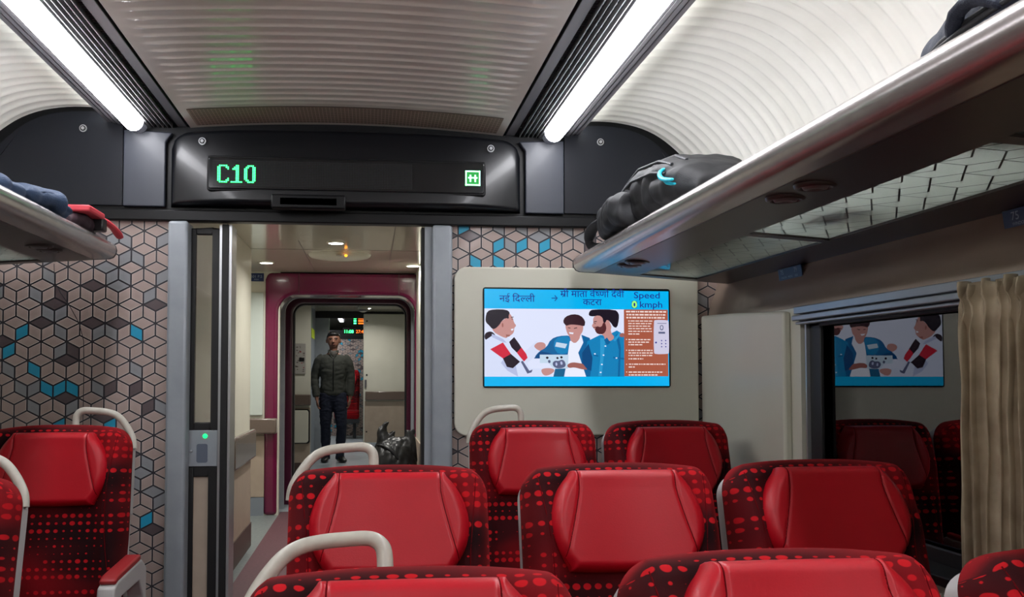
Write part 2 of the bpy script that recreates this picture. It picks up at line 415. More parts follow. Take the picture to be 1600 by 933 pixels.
# return-air grille between the ceiling and the black header
g0 = empty('air_grille', (0, 0, 0), 'wide brown slotted air grille below the ribbed ceiling above the black header', 'air grille')
b = MB()
def gs(u, v, o=0.0):
    x = -0.612 + 1.224 * u; return (x, -0.30 + 0.294 * v, zc(x) - o)
b.grid(lambda u, v: gs(u, v), 40, 4); b.build('grille_frame', ceil_m, g0)
b = MB(); b.grid(lambda u, v: gs(0.025 + 0.95 * u, 0.14 + 0.74 * v, 0.001), 40, 4); b.build('slot_backing', mat('slot_dark', (70, 54, 48), 0.7), g0)
b = MB()
for k in range(15):
    v = 0.14 + 0.70 * k / 15
    b.grid(lambda u, w_: gs(0.025 + 0.95 * u, v + 0.006 + 0.026 * w_, 0.003), 40, 1)
for k in range(84):
    u0 = 0.028 + 0.944 * k / 84
    b.grid(lambda u, v: gs(u0 + 0.0022 * u, 0.14 + 0.72 * v, 0.0035), 1, 4)
b.build('grille_mesh', mat('grille_brown', (184, 162, 146), 0.5), g0)

# wall below the vault on each side: taupe cove, then the window band
COVE = [(1.50, 1.60), (1.50, 1.55), (1.492, 1.52), (1.478, 1.49), (1.468, 1.46), (1.463, 1.43), (1.452, 1.415), (1.450, 1.40)]
for sg, nm in ((1, 'wall_right'), (-1, 'wall_left')):
    b = MB(); b.grid(lambda u, v: (sg * COVE[int(round(v * 7))][0], 0.02 + (YB - 0.02) * u, COVE[int(round(v * 7))][1]), 1, 7, cove_wall_m)
    b.box(sg * 1.45, sg * 1.56, -0.84, 0.02, FZ, 1.40, cream_m)
    b.box(sg * 1.45, sg * 1.56, -2.62, -0.84, FZ, 0.72, cream_m)
    b.box(sg * 1.45, sg * 1.56, YB, -2.62, FZ, 1.40, cream_m)
    b.box(sg * 1.505, sg * 1.56, YB, 0.02, 1.38, 2.3, dark_m)
    struct(b.build(nm, cream_m, angle=60))
# window on the right and its twin on the left
for sg, k in ((1, 1), (-1, 2)):
    wn = empty('window_%d' % k, (sg * 1.45, -1.73, FZ)); wn['kind'] = 'structure'
    X = lambda x: sg * (x - 1.45)
    b = MB(); b.box(X(1.494), X(1.498), -0.89, 0.89, 0.62, 1.29); b.build('pane', winglass_m, wn, smooth=False)
    b = MB()
    for (y0, y1, z0, z1) in ((0.80, 0.89, 0.62, 1.30), (-0.89, -0.84, 0.62, 1.30), (-0.89, 0.89, 0.62, 0.66), (-0.89, 0.89, 1.235, 1.30)):
        b.box(X(1.470), X(1.482), y0, y1, z0, z1)
    b.build('rubber_frame', rubber_m, wn, bevel=0.003)
    b = MB(); b.box(X(1.458), X(1.472), 0.868, 0.876, 0.62, 1.25); b.build('silver_bead', silver_m, wn)
    b = MB(); b.box(X(1.425), X(1.455), -0.89, 0.885, 1.276, 1.300); b.box(X(1.418), X(1.455), -0.89, 0.885, 1.255, 1.272); b.box(X(1.43), X(1.455), -0.89, 0.885, 1.243, 1.252)
    b.build('blind_rail', header_m, wn, bevel=0.003)
    b = MB(); b.box(X(1.38), X(1.47), -0.9, 0.9, 0.60, 0.625); b.build('window_sill', dark_m, wn, bevel=0.004)
# thick cream pillar cover beside the end wall
b = MB(); b.extr([(0, 0), (0, 1.325), (-0.30, 1.315), (-0.64, 1.298), (-0.70, 1.296), (-0.752, 1.290), (-0.758, 0)], 'x', -0.03, 0.0)
t = b.build('wall_cover_panel', cream_m, bevel=0.01, seg=3, loc=(1.452, -0.022, FZ))
tag(t, 'tall plain cream cover panel on the side wall between the wallpaper strip and the window', 'wall panel')

# ------------------------------------------------------------ black header over the door
hd = empty('trim_2', (0, -0.0, 1.82)); hd['kind'] = 'structure'
def archz(x):
    ax = abs(x)
    if ax < 0.62: return zc(x) + 0.001
    if ax < 0.94: return 2.148 + (ax - 0.62) * 0.14
    P = [spline(VAULT, k / 60) for k in range(61)]
    for a, c in zip(P, P[1:]):
        if a[0] <= ax <= c[0]: return a[1] + (c[1] - a[1]) * (ax - a[0]) / max(c[0] - a[0], 1e-6) - 0.001
    return 1.82
b = MB()
xs = [-1.499 + 2.998 * k / 120 for k in range(121)]
b.extr([(x, 1.82) for x in (-1.499, 1.499)] + [(x, max(archz(x), 1.821)) for x in reversed(xs)], 'y', -0.008, 0.05, rim_m)
b.v = [(x, y, z - 1.82) for x, y, z in b.v]
b.build('header_backing', rim_m, hd)
for sg in (-1, 1):                       # big side panels following the vault with a margin
    P = [spline(VAULT, k / 40) for k in range(3, 41)]
    arc = [(x * 0.985 - 0.028 * max(0, (x - 1.1)) / 0.4, z - 0.022 - 0.02 * max(0, x - 1.2)) for x, z in P if z > 1.84]
    pts = [(0.862, 1.835), (0.862, 2.172)] + arc + [(arc[-1][0] + 0.004, 1.835)]
    b = MB(); b.extr([(sg * x, z - 1.82) for x, z in pts], 'y', -0.022, -0.009); b.build('side_panel', black_m, hd, bevel=0.004)
    b = MB(); b.extr([(sg * x, z) for x, z in ((0.70, 0.01), (0.70, 0.262), (0.675, 0.298), (0.857, 0.306), (0.857, 0.01))], 'y', -0.035, -0.009)
    b.build('slate_panel', slate_m, hd, bevel=0.004)
    for x, z, yy in ((1.01, 2.128, -0.022), (0.556, 2.078, -0.070)):
        b = MB(); b.extr([(sg * x + 0.014 * math.cos(R(a)), z - 1.82 + 0.014 * math.sin(R(a))) for a in range(0, 360, 18)], 'y', yy - 0.004, yy + 0.004, silver_m)
        b.extr([(sg * x + 0.0105 * math.cos(R(a)), z - 1.82 + 0.0105 * math.sin(R(a))) for a in range(0, 360, 18)], 'y', yy - 0.005, yy - 0.003, dark_m)
        b.extr([(sg * x + 0.006 * math.cos(R(a)), z - 1.82 + 0.006 * math.sin(R(a))) for a in range(0, 360, 18)], 'y', yy - 0.009, yy - 0.004, silver_m)
        b.build('screw', silver_m, hd)
# centre casing with soft shoulders
b = MB()
def casing(u, v):
    x = -0.682 + 1.364 * u; ax = abs(x); z = 1.832 + v * 0.30
    top = 2.128 if ax < 0.60 else 2.128 - 0.07 * (1 - math.sqrt(max(0, 1 - ((ax - 0.60) / 0.082) ** 2)))
    z = 1.832 + v * (top + (0.012 * (1 - (x / 0.6) ** 2) if ax < 0.6 else 0) - 1.832)
    s_ = max(0, (ax - 0.36) / 0.322); bulge = 0.095 - 0.060 * s_ ** 2.2
    bulge -= 0.030 * v ** 2
    e = min(1, (0.682 - ax) / 0.014); e = math.sqrt(max(0, 1 - (1 - e) ** 2)); ev = min(1, v / 0.04, (1 - v) / 0.05); ev = math.sqrt(max(0, 1 - (1 - ev) ** 2))
    return (x, -0.009 - bulge * min(e, ev), z - 1.82)
b.grid(casing, 110, 40); b.build('centre_casing', mat('gloss_casing', (9, 11, 16), 0.34, coat=0.12, spec=0.4), hd, angle=70)
b = MB(); b.box(-0.29, -0.01, -0.128, -0.08, -0.004, 0.050); b.build('sensor_box', rim_m, hd, bevel=0.006)
b = MB(); b.box(-0.26, -0.04, -0.128, -0.12, 0.006, 0.040); b.build('sensor_lens', ledoff_m, hd, bevel=0.006)
b = MB(); b.box(-1.499, 1.499, -0.03, 0.03, -0.042, 0.0); b.build('lower_rim', rim_m, hd, bevel=0.004)

# LED destination display
ds = empty('led_display', (0, -0.105, 1.95), 'long black LED sign over the door showing green C10 and a lit square', 'LED sign')
b = MB(); b.extr(rrect(-0.525, 0.525, -0.060, 0.060, 0.008), 'y', -0.004, 0.035); b.build('display_window', ledoff_m, ds, bevel=0.003)
b = MB(); b.extr(rrect(-0.532, 0.532, -0.067, 0.067, 0.01), 'y', 0.002, 0.035); b.build('display_bezel', rim_m, ds, bevel=0.003)
LW, P_ = 0, 0.0086
off = MB(); on = MB(); halo = MB()
GL = {'C': ["0111110", "1100011", "1100001", "1100000", "1100000", "1100000", "1100000", "1100000", "1100001", "1100011", "0111110"],
      '1': ["0001100", "0011100", "0111100", "0001100", "0001100", "0001100", "0001100", "0001100", "0001100", "0001100", "1111111"],
      '0': ["0011110", "0110011", "1100011", "1100011", "1100011", "1100011", "1100011", "1100011", "1100011", "0110011", "0011110"]}
P_ = 0.0062; lit = set()
for ci, ch in enumerate('C10'):
    for r_, line in enumerate(GL[ch]):
        for c_, q in enumerate(line):
            if q == '1': lit.add((3 + ci * 8 + c_, 12 - r_))
for i in range(122):
    for j in range(16):
        x = -0.508 + i * P_; z = -0.047 + j * P_
        if (i, j) in lit:
            on.add([(x + 0.0026 * math.cos(R(a)), -0.0062, z + 0.0026 * math.sin(R(a))) for a in range(0, 360, 60)], [tuple(range(6))])
        else:
            off.add([(x - 0.0011, -0.0052, z - 0.0011), (x + 0.0011, -0.0052, z - 0.0011), (x + 0.0011, -0.0052, z + 0.0011), (x - 0.0011, -0.0052, z + 0.0011)], [(0, 1, 2, 3)])
cells = set()
for (i, j) in lit:
    x = -0.508 + i * P_; z = -0.047 + j * P_; h = P_ * 0.5
    halo.add([(x - h, -0.0048, z - h), (x + h, -0.0048, z - h), (x + h, -0.0048, z + h), (x - h, -0.0048, z + h)], [(0, 1, 2, 3)])
off.build('unlit_dots', leddim_m, ds, smooth=False); on.build('lit_dots', ledon_m, ds, smooth=False); halo.build('lit_board', ledback_m, ds, smooth=False)
b = MB(); cx, s_ = 0.480, 0.029
b.box(cx - s_ + 0.004, cx + s_ - 0.004, -0.0060, -0.0045, -s_ + 0.004, s_ - 0.004, ledback_m)
for (x0, x1, z0, z1) in ((-s_, s_, s_ - 0.005, s_), (-s_, s_, -s_, -s_ + 0.005), (-s_, -s_ + 0.005, -s_, s_), (s_ - 0.005, s_, -s_, s_)):
    b.box(cx + x0, cx + x1, -0.0075, -0.0045, z0, z1, ledwhite_m)
for dx in (-0.0095, 0.0095):
    b.box(cx + dx - 0.003, cx + dx + 0.003, -0.0075, -0.006, -0.015, 0.013, ledwhite_m); b.box(cx + dx - 0.0085, cx + dx + 0.0085, -0.0075, -0.006, -0.0015, 0.004, ledwhite_m)
b.build('restroom_symbol', ledwhite_m, ds)

# ------------------------------------------------------------ door posts and sliding door leaf
for x0, x1 in ((-0.688, -0.612), (0.328, 0.408)):
    b = MB(); b.box(x0, x1, -0.035, 0.09, FZ, 1.778); struct(b.build('trim_3', post_m, bevel=0.012, seg=3))
b = MB(); b.box(0.288, 0.300, 0.02, 0.09, FZ, 1.775, dark_m); b.box(0.300, 0.328, 0.0, 0.06, FZ, 1.775, post_m); struct(b.build('trim_4', dark_m))
b = MB(); b.box(-0.492, -0.468, 0.02, 0.16, FZ, 1.775, dark_m); b.box(-0.466, -0.456, 0.03, 0.16, FZ, 1.775, silver_m); struct(b.build('trim_5', dark_m))
dr = empty('door_1', (-0.55, 0.05, FZ)); dr['kind'] = 'structure'
def ring(b, x0, x1, z0, z1, a0, a1, c0, c1, y0, y1, mt=None):     # frame round a hole
    b.box(x0, a0, y0, y1, z0, z1, mt); b.box(a1, x1, y0, y1, z0, z1, mt); b.box(a0, a1, y0, y1, z0, c0, mt); b.box(a0, a1, y0, y1, c1, z1, mt)
b = MB(); ring(b, -0.065, 0.055, 0.87, 1.66, -0.045, 0.018, 0.90, 1.635, -0.012, 0.012); ring(b, -0.065, 0.055, 0.0, 0.73, -0.045, 0.012, 0.08, 0.69, -0.012, 0.012)
b.build('door_frame', dark_m, dr, bevel=0.004)
b = MB(); b.box(-0.045, 0.018, -0.002, 0.002, 0.90, 1.635); b.build('upper_glass', doorglass_m, dr)
b = MB(); b.box(-0.045, 0.012, -0.002, 0.002, 0.08, 0.69); b.build('lower_panel', beige_m, dr)
b = MB(); b.box(-0.065, 0.047, -0.018, 0.012, 0.73, 0.87); b.build('control_plate', post_m, dr, bevel=0.003)
b = MB(); b.extr(rrect(-0.032, 0.010, 0.745, 0.818, 0.008), 'y', -0.0195, -0.016); b.build('recessed_grip', mat('recess', (92, 100, 114), 0.4), dr)
b = MB(); b.ball((0.000, -0.019, 0.848), 0.009, 0.004, 0.009); b.build('green_button', mat('button_green', (10, 220, 90), 0.4, emit=(20, 255, 110), es=2.5), dr)
b = MB(); b.ball((-0.052, -0.019, 0.790), 0.006, 0.005, 0.006); b.build('key_lock', silver_m, dr)
b = MB(); b.box(0.047, 0.056, -0.018, 0.016, 0.0, 1.675); b.build('edge_strip', silver_m, dr)

# ------------------------------------------------------------ information screen
tv = empty('information_screen', (0.909, -0.002, FZ), 'cream wall unit with a lit blue and white passenger information screen', 'screen')
b = MB(); ring_pts = rrect(0.416 - 0.909, 1.408 - 0.909, 0.845, 1.513, 0.05, corners=(1, 0, 0, 1))
b.extr(ring_pts, 'y', -0.032, -0.001); b.build('surround_panel', cream_m, tv, bevel=0.006, seg=3)
SX0, SX1, SZ0, SZ1 = 0.534 - 0.909, 1.283 - 0.909, 1.041, 1.426
b = MB(); b.extr(rrect(SX0 - 0.006, SX1 + 0.006, SZ0 - 0.006, SZ1 + 0.006, 0.01), 'y', -0.035, -0.030); b.build('screen_bezel', rim_m, tv)
def em(name, c, s=1.0):
    m = bpy.data.materials.new(name); m.use_nodes = True; nt = m.node_tree; b_ = nt.nodes['Principled BSDF']
    b_.inputs['Base Color'].default_value = (0.005, 0.005, 0.005, 1); b_.inputs['Roughness'].default_value = 0.25
    b_.inputs['Emission Color'].default_value = srgb(*c); b_.inputs['Emission Strength'].default_value = s; return m
E_ = {k: em('screen_' + k, c, 1.0) for k, c in dict(cyan=(0, 178, 240), white=(222, 228, 252), navy=(28, 30, 140), green=(170, 255, 120), brown=(168, 88, 66),
      skin=(196, 142, 138), skin2=(158, 98, 92), hair=(28, 20, 34), hair2=(52, 28, 38), denim=(20, 128, 186), denim2=(14, 98, 156), denimd=(10, 72, 128), denimh=(44, 152, 206),
      cloth=(214, 222, 248), clothsh=(182, 190, 226), red=(206, 36, 62), black=(34, 20, 36), card=(196, 216, 236), text=(238, 214, 208), phone=(206, 202, 226), grey=(90, 96, 130), beard=(84, 40, 44), bluebox=(24, 96, 140), pale=(234, 238, 255)).items()}
scr = MB(); layer = [0]
def S(u, v, k=0): return (SX0 + (u - 75) / 1422 * (SX1 - SX0), -0.0360 - 0.000022 * k, SZ1 - (v - 68) / 750 * (SZ1 - SZ0))
def SP(m_, pts, k=None):
    layer[0] += 1; q = layer[0] if k is None else k
    scr.poly([S(u, v, q) for u, v in pts], E_[m_])
def smoothpts(pts, it=2):
    for _ in range(it):
        q = []
        for i in range(len(pts)):
            a, c = pts[i], pts[(i + 1) % len(pts)]
            q += [(a[0] * .75 + c[0] * .25, a[1] * .75 + c[1] * .25), (a[0] * .25 + c[0] * .75, a[1] * .25 + c[1] * .75)]
        pts = q
    return pts
def SS(m_, pts, it=2): SP(m_, smoothpts(pts, it))
def clampy(pts, y0=220, y1=745): return [(u, min(max(v, y0), y1)) for u, v in pts]
SP('cyan', [(75, 68), (1497, 75), (1497, 818), (75, 818)])
SP('white', [(75, 220), (1146, 220), (1146, 745), (75, 745)])
SP('brown', [(1146, 220), (1490, 220), (1490, 742), (1146, 742)])
# man on the left: white, red and black jacket
SS('black', [(76, 410), (130, 392), (170, 440), (120, 470), (76, 462)])
SP('cloth', clampy([(75, 470), (140, 425), (250, 440), (330, 520), (372, 560), (470, 470), (500, 500), (505, 560), (440, 605), (400, 640), (420, 680), (520, 685), (545, 740), (75, 745)]))
SP('clothsh', [(250, 560), (300, 600), (330, 745), (250, 700), (200, 640)])
SS('skin', [(150, 330), (215, 320), (262, 250), (290, 290), (300, 330), (318, 352), (300, 370), (300, 400), (280, 425), (250, 430), (246, 450), (210, 440), (140, 400), (130, 350)], 1)
SP('clothsh', [(132, 415), (215, 455), (245, 485), (215, 480), (130, 440)])
SS('hair', [(82, 300), (95, 240), (150, 226), (240, 228), (270, 250), (258, 275), (262, 300), (235, 292), (205, 318), (190, 345), (160, 375), (135, 380), (110, 350), (88, 330)], 1)
SP('hair', [(276, 286), (296, 282), (297, 287), (277, 292)]); SP('hair', [(280, 300), (292, 298), (292, 303), (281, 304)]); SP('pale', [(276, 378), (296, 374), (292, 388), (278, 390)]); SS('skin2', [(205, 335), (218, 330), (220, 362), (208, 366)]); SP('skin2', [(238, 420), (276, 424), (262, 436), (240, 440)])
SP('red', [(118, 535), (215, 482), (275, 570), (215, 605)])
SP('black', [(215, 605), (275, 570), (345, 630), (290, 680), (245, 670)])
SP('black', [(262, 478), (300, 440), (330, 480), (355, 520), (320, 560), (280, 520)])
SP('red', [(320, 560), (355, 520), (392, 570), (402, 600), (375, 628), (350, 600)])
SS('skin', [(450, 505), (480, 478), (530, 480), (545, 510), (520, 548), (490, 545), (460, 525)])
SP('grey', [(350, 630), (365, 622), (415, 700), (440, 690), (432, 712), (400, 722)])
# middle man: denim jacket, white shirt
SS('denim2', [(545, 520), (580, 455), (640, 430), (730, 425), (760, 470), (740, 570), (700, 640), (640, 600), (500, 605), (450, 600), (490, 550)], 1)
SP('denimd', [(450, 605), (500, 548), (560, 560), (600, 575), (495, 575), (495, 605)])
SS('denim', [(610, 450), (700, 425), (740, 460), (720, 560), (640, 575), (600, 520)], 1)
SP('pale', clampy([(725, 470), (810, 430), (830, 500), (810, 600), (850, 745), (690, 745), (700, 640)]))
SP('denim2', clampy([(815, 420), (880, 445), (900, 560), (900, 745), (850, 745), (790, 560), (830, 480)]))
SS('skin', [(690, 350), (700, 310), (760, 290), (830, 340), (828, 390), (805, 425), (800, 455), (765, 490), (730, 465), (728, 440), (705, 410)], 1)
SS('hair2', [(672, 320), (690, 280), (750, 258), (810, 268), (845, 310), (842, 350), (828, 352), (800, 345), (740, 340), (715, 345), (698, 352)], 1)
SP('pale', [(720, 400), (756, 404), (750, 416), (724, 412)])
SP('hair2', [(712, 362), (732, 366), (731, 371), (712, 368)]); SP('hair2', [(758, 368), (782, 362), (782, 368), (758, 374)])
SP('card', [(622, 478), (706, 492), (690, 526), (612, 512)])
SP('card', [(495, 575), (715, 575), (712, 682), (600, 682), (560, 640), (495, 640)])
SS('hair', [(538, 598), (552, 588), (566, 598), (552, 612)]); SS('grey', [(556, 618), (576, 615), (578, 640), (560, 640)])
SS('grey', [(590, 640), (610, 620), (640, 625), (665, 610), (690, 630), (695, 670), (640, 685), (600, 670)]); SS('hair', [(618, 600), (630, 590), (642, 602), (630, 612)]); SS('hair', [(648, 594), (660, 584), (674, 596), (660, 608)])
SS('clothsh', [(612, 640), (625, 632), (632, 655), (618, 665)]); SS('clothsh', [(650, 630), (664, 625), (672, 650), (655, 655)])
SS('skin2', [(700, 655), (740, 632), (800, 640), (870, 655), (880, 690), (820, 690), (760, 672), (715, 680)])
SS('skin', [(500, 690), (540, 678), (600, 682), (610, 705), (560, 738), (520, 735)])
SP('bluebox', [(612, 684), (692, 682), (680, 745), (598, 745)])
# man on the right: teal shirt, beard
SP('denim', clampy([(860, 470), (960, 420), (1010, 425), (1090, 385), (1146, 420), (1146, 745), (880, 745), (900, 600), (850, 540)]))
SP('denimd', clampy([(820, 560), (870, 490), (900, 600), (890, 700), (860, 690), (820, 640)]))
SP('denimh', [(960, 440), (1000, 450), (985, 600), (970, 740), (945, 740), (960, 600)])
SP('denim2', [(1060, 590), (1146, 600), (1146, 612), (1060, 602)]); SP('denim2', [(905, 570), (945, 580), (945, 590), (905, 582)]); SP('denim2', [(1080, 420), (1100, 410), (1120, 520), (1110, 745), (1095, 745), (1105, 540)])
SS('skin', [(905, 290), (930, 265), (990, 262), (1050, 340), (1040, 400), (1075, 440), (1040, 470), (1000, 462), (985, 420), (930, 400), (915, 375), (893, 350), (908, 330)], 1)
SS('beard', [(918, 385), (930, 350), (970, 362), (985, 320), (1002, 330), (1010, 380), (985, 415), (940, 415)], 1)
SS('hair', [(870, 270), (878, 236), (905, 221), (1075, 221), (1106, 250), (1107, 300), (1092, 364), (1064, 360), (1042, 322), (1012, 298), (1000, 328), (984, 322), (980, 285), (950, 266), (905, 278)], 1)
SP('hair', [(908, 318), (934, 312), (934, 318), (908, 323)]); SP('hair', [(913, 331), (926, 329), (926, 334), (914, 335)]); SP('beard', [(905, 362), (930, 356), (930, 362), (908, 367)])
SS('skin', [(1012, 312), (1030, 306), (1034, 330), (1016, 350)])
SP('denimh', [(1060, 460), (1110, 400), (1118, 420), (1075, 470)]); SP('denim2', [(990, 460), (1012, 440), (1040, 480), (1012, 500)])
for q in ((1000, 507), (985, 578), (972, 650), (962, 712), (1085, 600), (918, 568)): SS('pale', [(q[0] - 7, q[1] - 5), (q[0] + 7, q[1] - 5), (q[0] + 7, q[1] + 5), (q[0] - 7, q[1] + 5)])
SS('skin2', [(1108, 412), (1146, 400), (1146, 438), (1112, 436)])
# brown text column: rows of small print
rr = random.Random(2)
def row(u0, u1, v, h=8):
    u = u0; n = layer[0] + 1
    while u < u1 - 6:
        w_ = rr.uniform(8, 34); SP('text', [(u, v - h / 2), (min(u + w_, u1), v - h / 2), (min(u + w_, u1), v + h / 2), (u, v + h / 2)], n); u += w_ + 6
    layer[0] += 1
for v, a, c, h in ((237, 1162, 1480, 12), (261, 1166, 1472, 12), (284, 1164, 1466, 12), (310, 1178, 1372, 8), (330, 1178, 1368, 8), (350, 1178, 1352, 8), (370, 1178, 1366, 8), (391, 1178, 1362, 8), (412, 1178, 1264, 9), (456, 1178, 1350, 9), (476, 1178, 1348, 9), (496, 1178, 1286, 9),
                   (540, 1178, 1368, 9), (560, 1178, 1368, 9), (580, 1178, 1374, 9), (606, 1178, 1292, 10), (648, 1180, 1466, 9), (670, 1178, 1226, 9), (710, 1178, 1440, 9), (732, 1178, 1404, 10)):
    row(a, c, v, h)
for v in (456, 540, 650, 710): SS('text', [(1158, v - 5), (1166, v - 5), (1166, v + 3), (1158, v + 3)])
SS('phone', [(1376, 312), (1388, 300), (1486, 302), (1494, 316), (1496, 556), (1486, 568), (1386, 570), (1374, 556)], 1)
SP('grey', [(1412, 394), (1464, 394), (1464, 409), (1412, 409)]); SS('grey', [(1424, 342), (1452, 342), (1452, 376), (1438, 384), (1424, 376)]); SS('phone', [(1430, 348), (1446, 348), (1446, 370), (1438, 376), (1430, 370)])
SP('grey', [(1404, 326), (1476, 326), (1476, 330), (1404, 330)])
for i in range(3):
    for j in range(2): SS('navy', [(1432 + j * 32, 458 + i * 24), (1441 + j * 32, 458 + i * 24), (1441 + j * 32, 468 + i * 24), (1432 + j * 32, 468 + i * 24)])
SS('navy', [(1384, 474), (1398, 470), (1400, 484), (1386, 486)])
layer[0] += 2
# headings
PXU = (SX1 - SX0) / 1422
def heading(runs, u0, u1, vbase, size, m_='navy'):
    """runs: (text, clip); laid one after another and stretched to span u0..u1"""
    mb = MB(); x = 0.0
    for body, clip, gap in runs:
        x += gap
        wdt = bm_text(mb, body, size, lambda a, c, x=x: (x + a, c, 0), E_[m_], clip); x += wdt
    k = (u1 - u0) / x
    n = layer[0] + 1
    for i, (a, c, _) in enumerate(mb.v): mb.v[i] = S(u0 + a * k, vbase - c, n)
    scr.add(mb.v, mb.f, E_[m_]); return k
heading([('नई', None, 0), ('िद', None, 18), ('ल', 0.74, 0), ('ली', None, 0)], 187, 458, 166, 72)
heading([('→', None, 0)], 585, 632, 160, 72)
heading([('मी', None, 0), ('माता', None, 18), ('वे', None, 18), ('ष', 0.72, 0), ('णो', None, 0), ('देवी', None, 18)], 652, 1146, 126, 72)
SP('navy', [(672, 116), (686, 108), (690, 112), (668, 130)])
heading([('कटरा', None, 0)], 825, 972, 189, 72)
heading([('Speed', None, 0)], 1222, 1424, 132, 70)
heading([('kmph', None, 0)], 1268, 1443, 204, 70)
SP('navy', [(1205, 158), (1212, 154)] + [(1240, 154), (1247, 162), (1247, 202), (1238, 210), (1212, 210), (1204, 200)])
SS('green', [(1206, 162), (1225, 150), (1245, 162), (1246, 200), (1226, 212), (1206, 200)], 2); SS('navy', [(1219, 172), (1226, 166), (1232, 172), (1233, 192), (1226, 198), (1219, 192)], 2)
scr.build('display', E_['cyan'], tv, smooth=False)

# ------------------------------------------------------------ light fixtures
def fixture(sg):
    side = 'left' if sg < 0 else 'right'
    o = empty('ceiling_light', (sg * 0.80, 0, 2.135), 'long ceiling strip light with a white tube and vent slots, the one on the %s' % side, 'ceiling light')
    X = lambda x: sg * (x - 0.80)
    Y0, Y1 = YB, -0.012
    b = MB(); b.box(X(0.616), X(0.93), Y0, Y1, 0.060, 0.10); b.build('housing', rim_m, o)
    b = MB(); b.box(X(0.6235), X(0.660), Y0, Y1, 0.012, 0.050); b.build('inner_strip', strip_m, o, bevel=0.002)
    b = MB(); b.box(X(0.660), X(0.758), Y0, Y1, 0.024, 0.034); b.build('vent_backing', grille_m, o)
    for k in range(5):
        x = 0.680 + k * 0.0170; b = MB(); b.box(X(x - 0.0013), X(x + 0.0013), Y0, Y1, 0.006, 0.030); b.build('vent_blade', blade_m, o)
    b = MB(); y = -0.10
    while y > -3.7:
        for k in range(4): b.box(X(0.6635 + k * 0.017), X(0.678 + k * 0.017), y - 0.0025, y, 0.0205, 0.0235)
        y -= 0.016
    b.build('vent_bars', mat('vent_bar', (62, 62, 66), 0.5), o)
    def sect(x0, x1, z, d, n=10): return [(X(x0), z)] + [(X((x0 + x1) / 2 - (x1 - x0) / 2 * math.cos(math.pi * k / n)), z - d * math.sin(math.pi * k / n)) for k in range(n + 1)] + [(X(x1), z)]
    b = MB(); b.extr(sect(0.766, 0.838, 0.002, 0.036), 'y', Y0, -0.11); b.build('light_tube', tube_m, o, angle=50)
    b = MB(); b.extr(sect(0.768, 0.836, 0.006, 0.030), 'y', -0.11, -0.03); b.build('end_cap', cap_m, o, bevel=0.006)
    b = MB(); b.box(X(0.757), X(0.766), Y0, Y1, 0.004, 0.07); b.build('tube_channel', blade_m, o, bevel=0.002)
    b = MB(); b.box(X(0.838), X(0.846), Y0, Y1, 0.004, 0.07); b.build('tube_channel', blade_m, o, bevel=0.002)
    for x0, x1, z in ((0.848, 0.862, 0.008), (0.866, 0.882, 0.012), (0.886, 0.902, 0.016), (0.904, 0.924, 0.020)): b = MB(); b.box(X(x0), X(x1), Y0, Y1, z, 0.045); b.build('outer_louvre', strip_m, o, bevel=0.003)
    b = MB(); b.box(X(0.924), X(0.928), Y0, -0.03, 0.034, 0.062); b.build('cove_strip', cove_m, o)
    return o
fixture(-1); fixture(1)

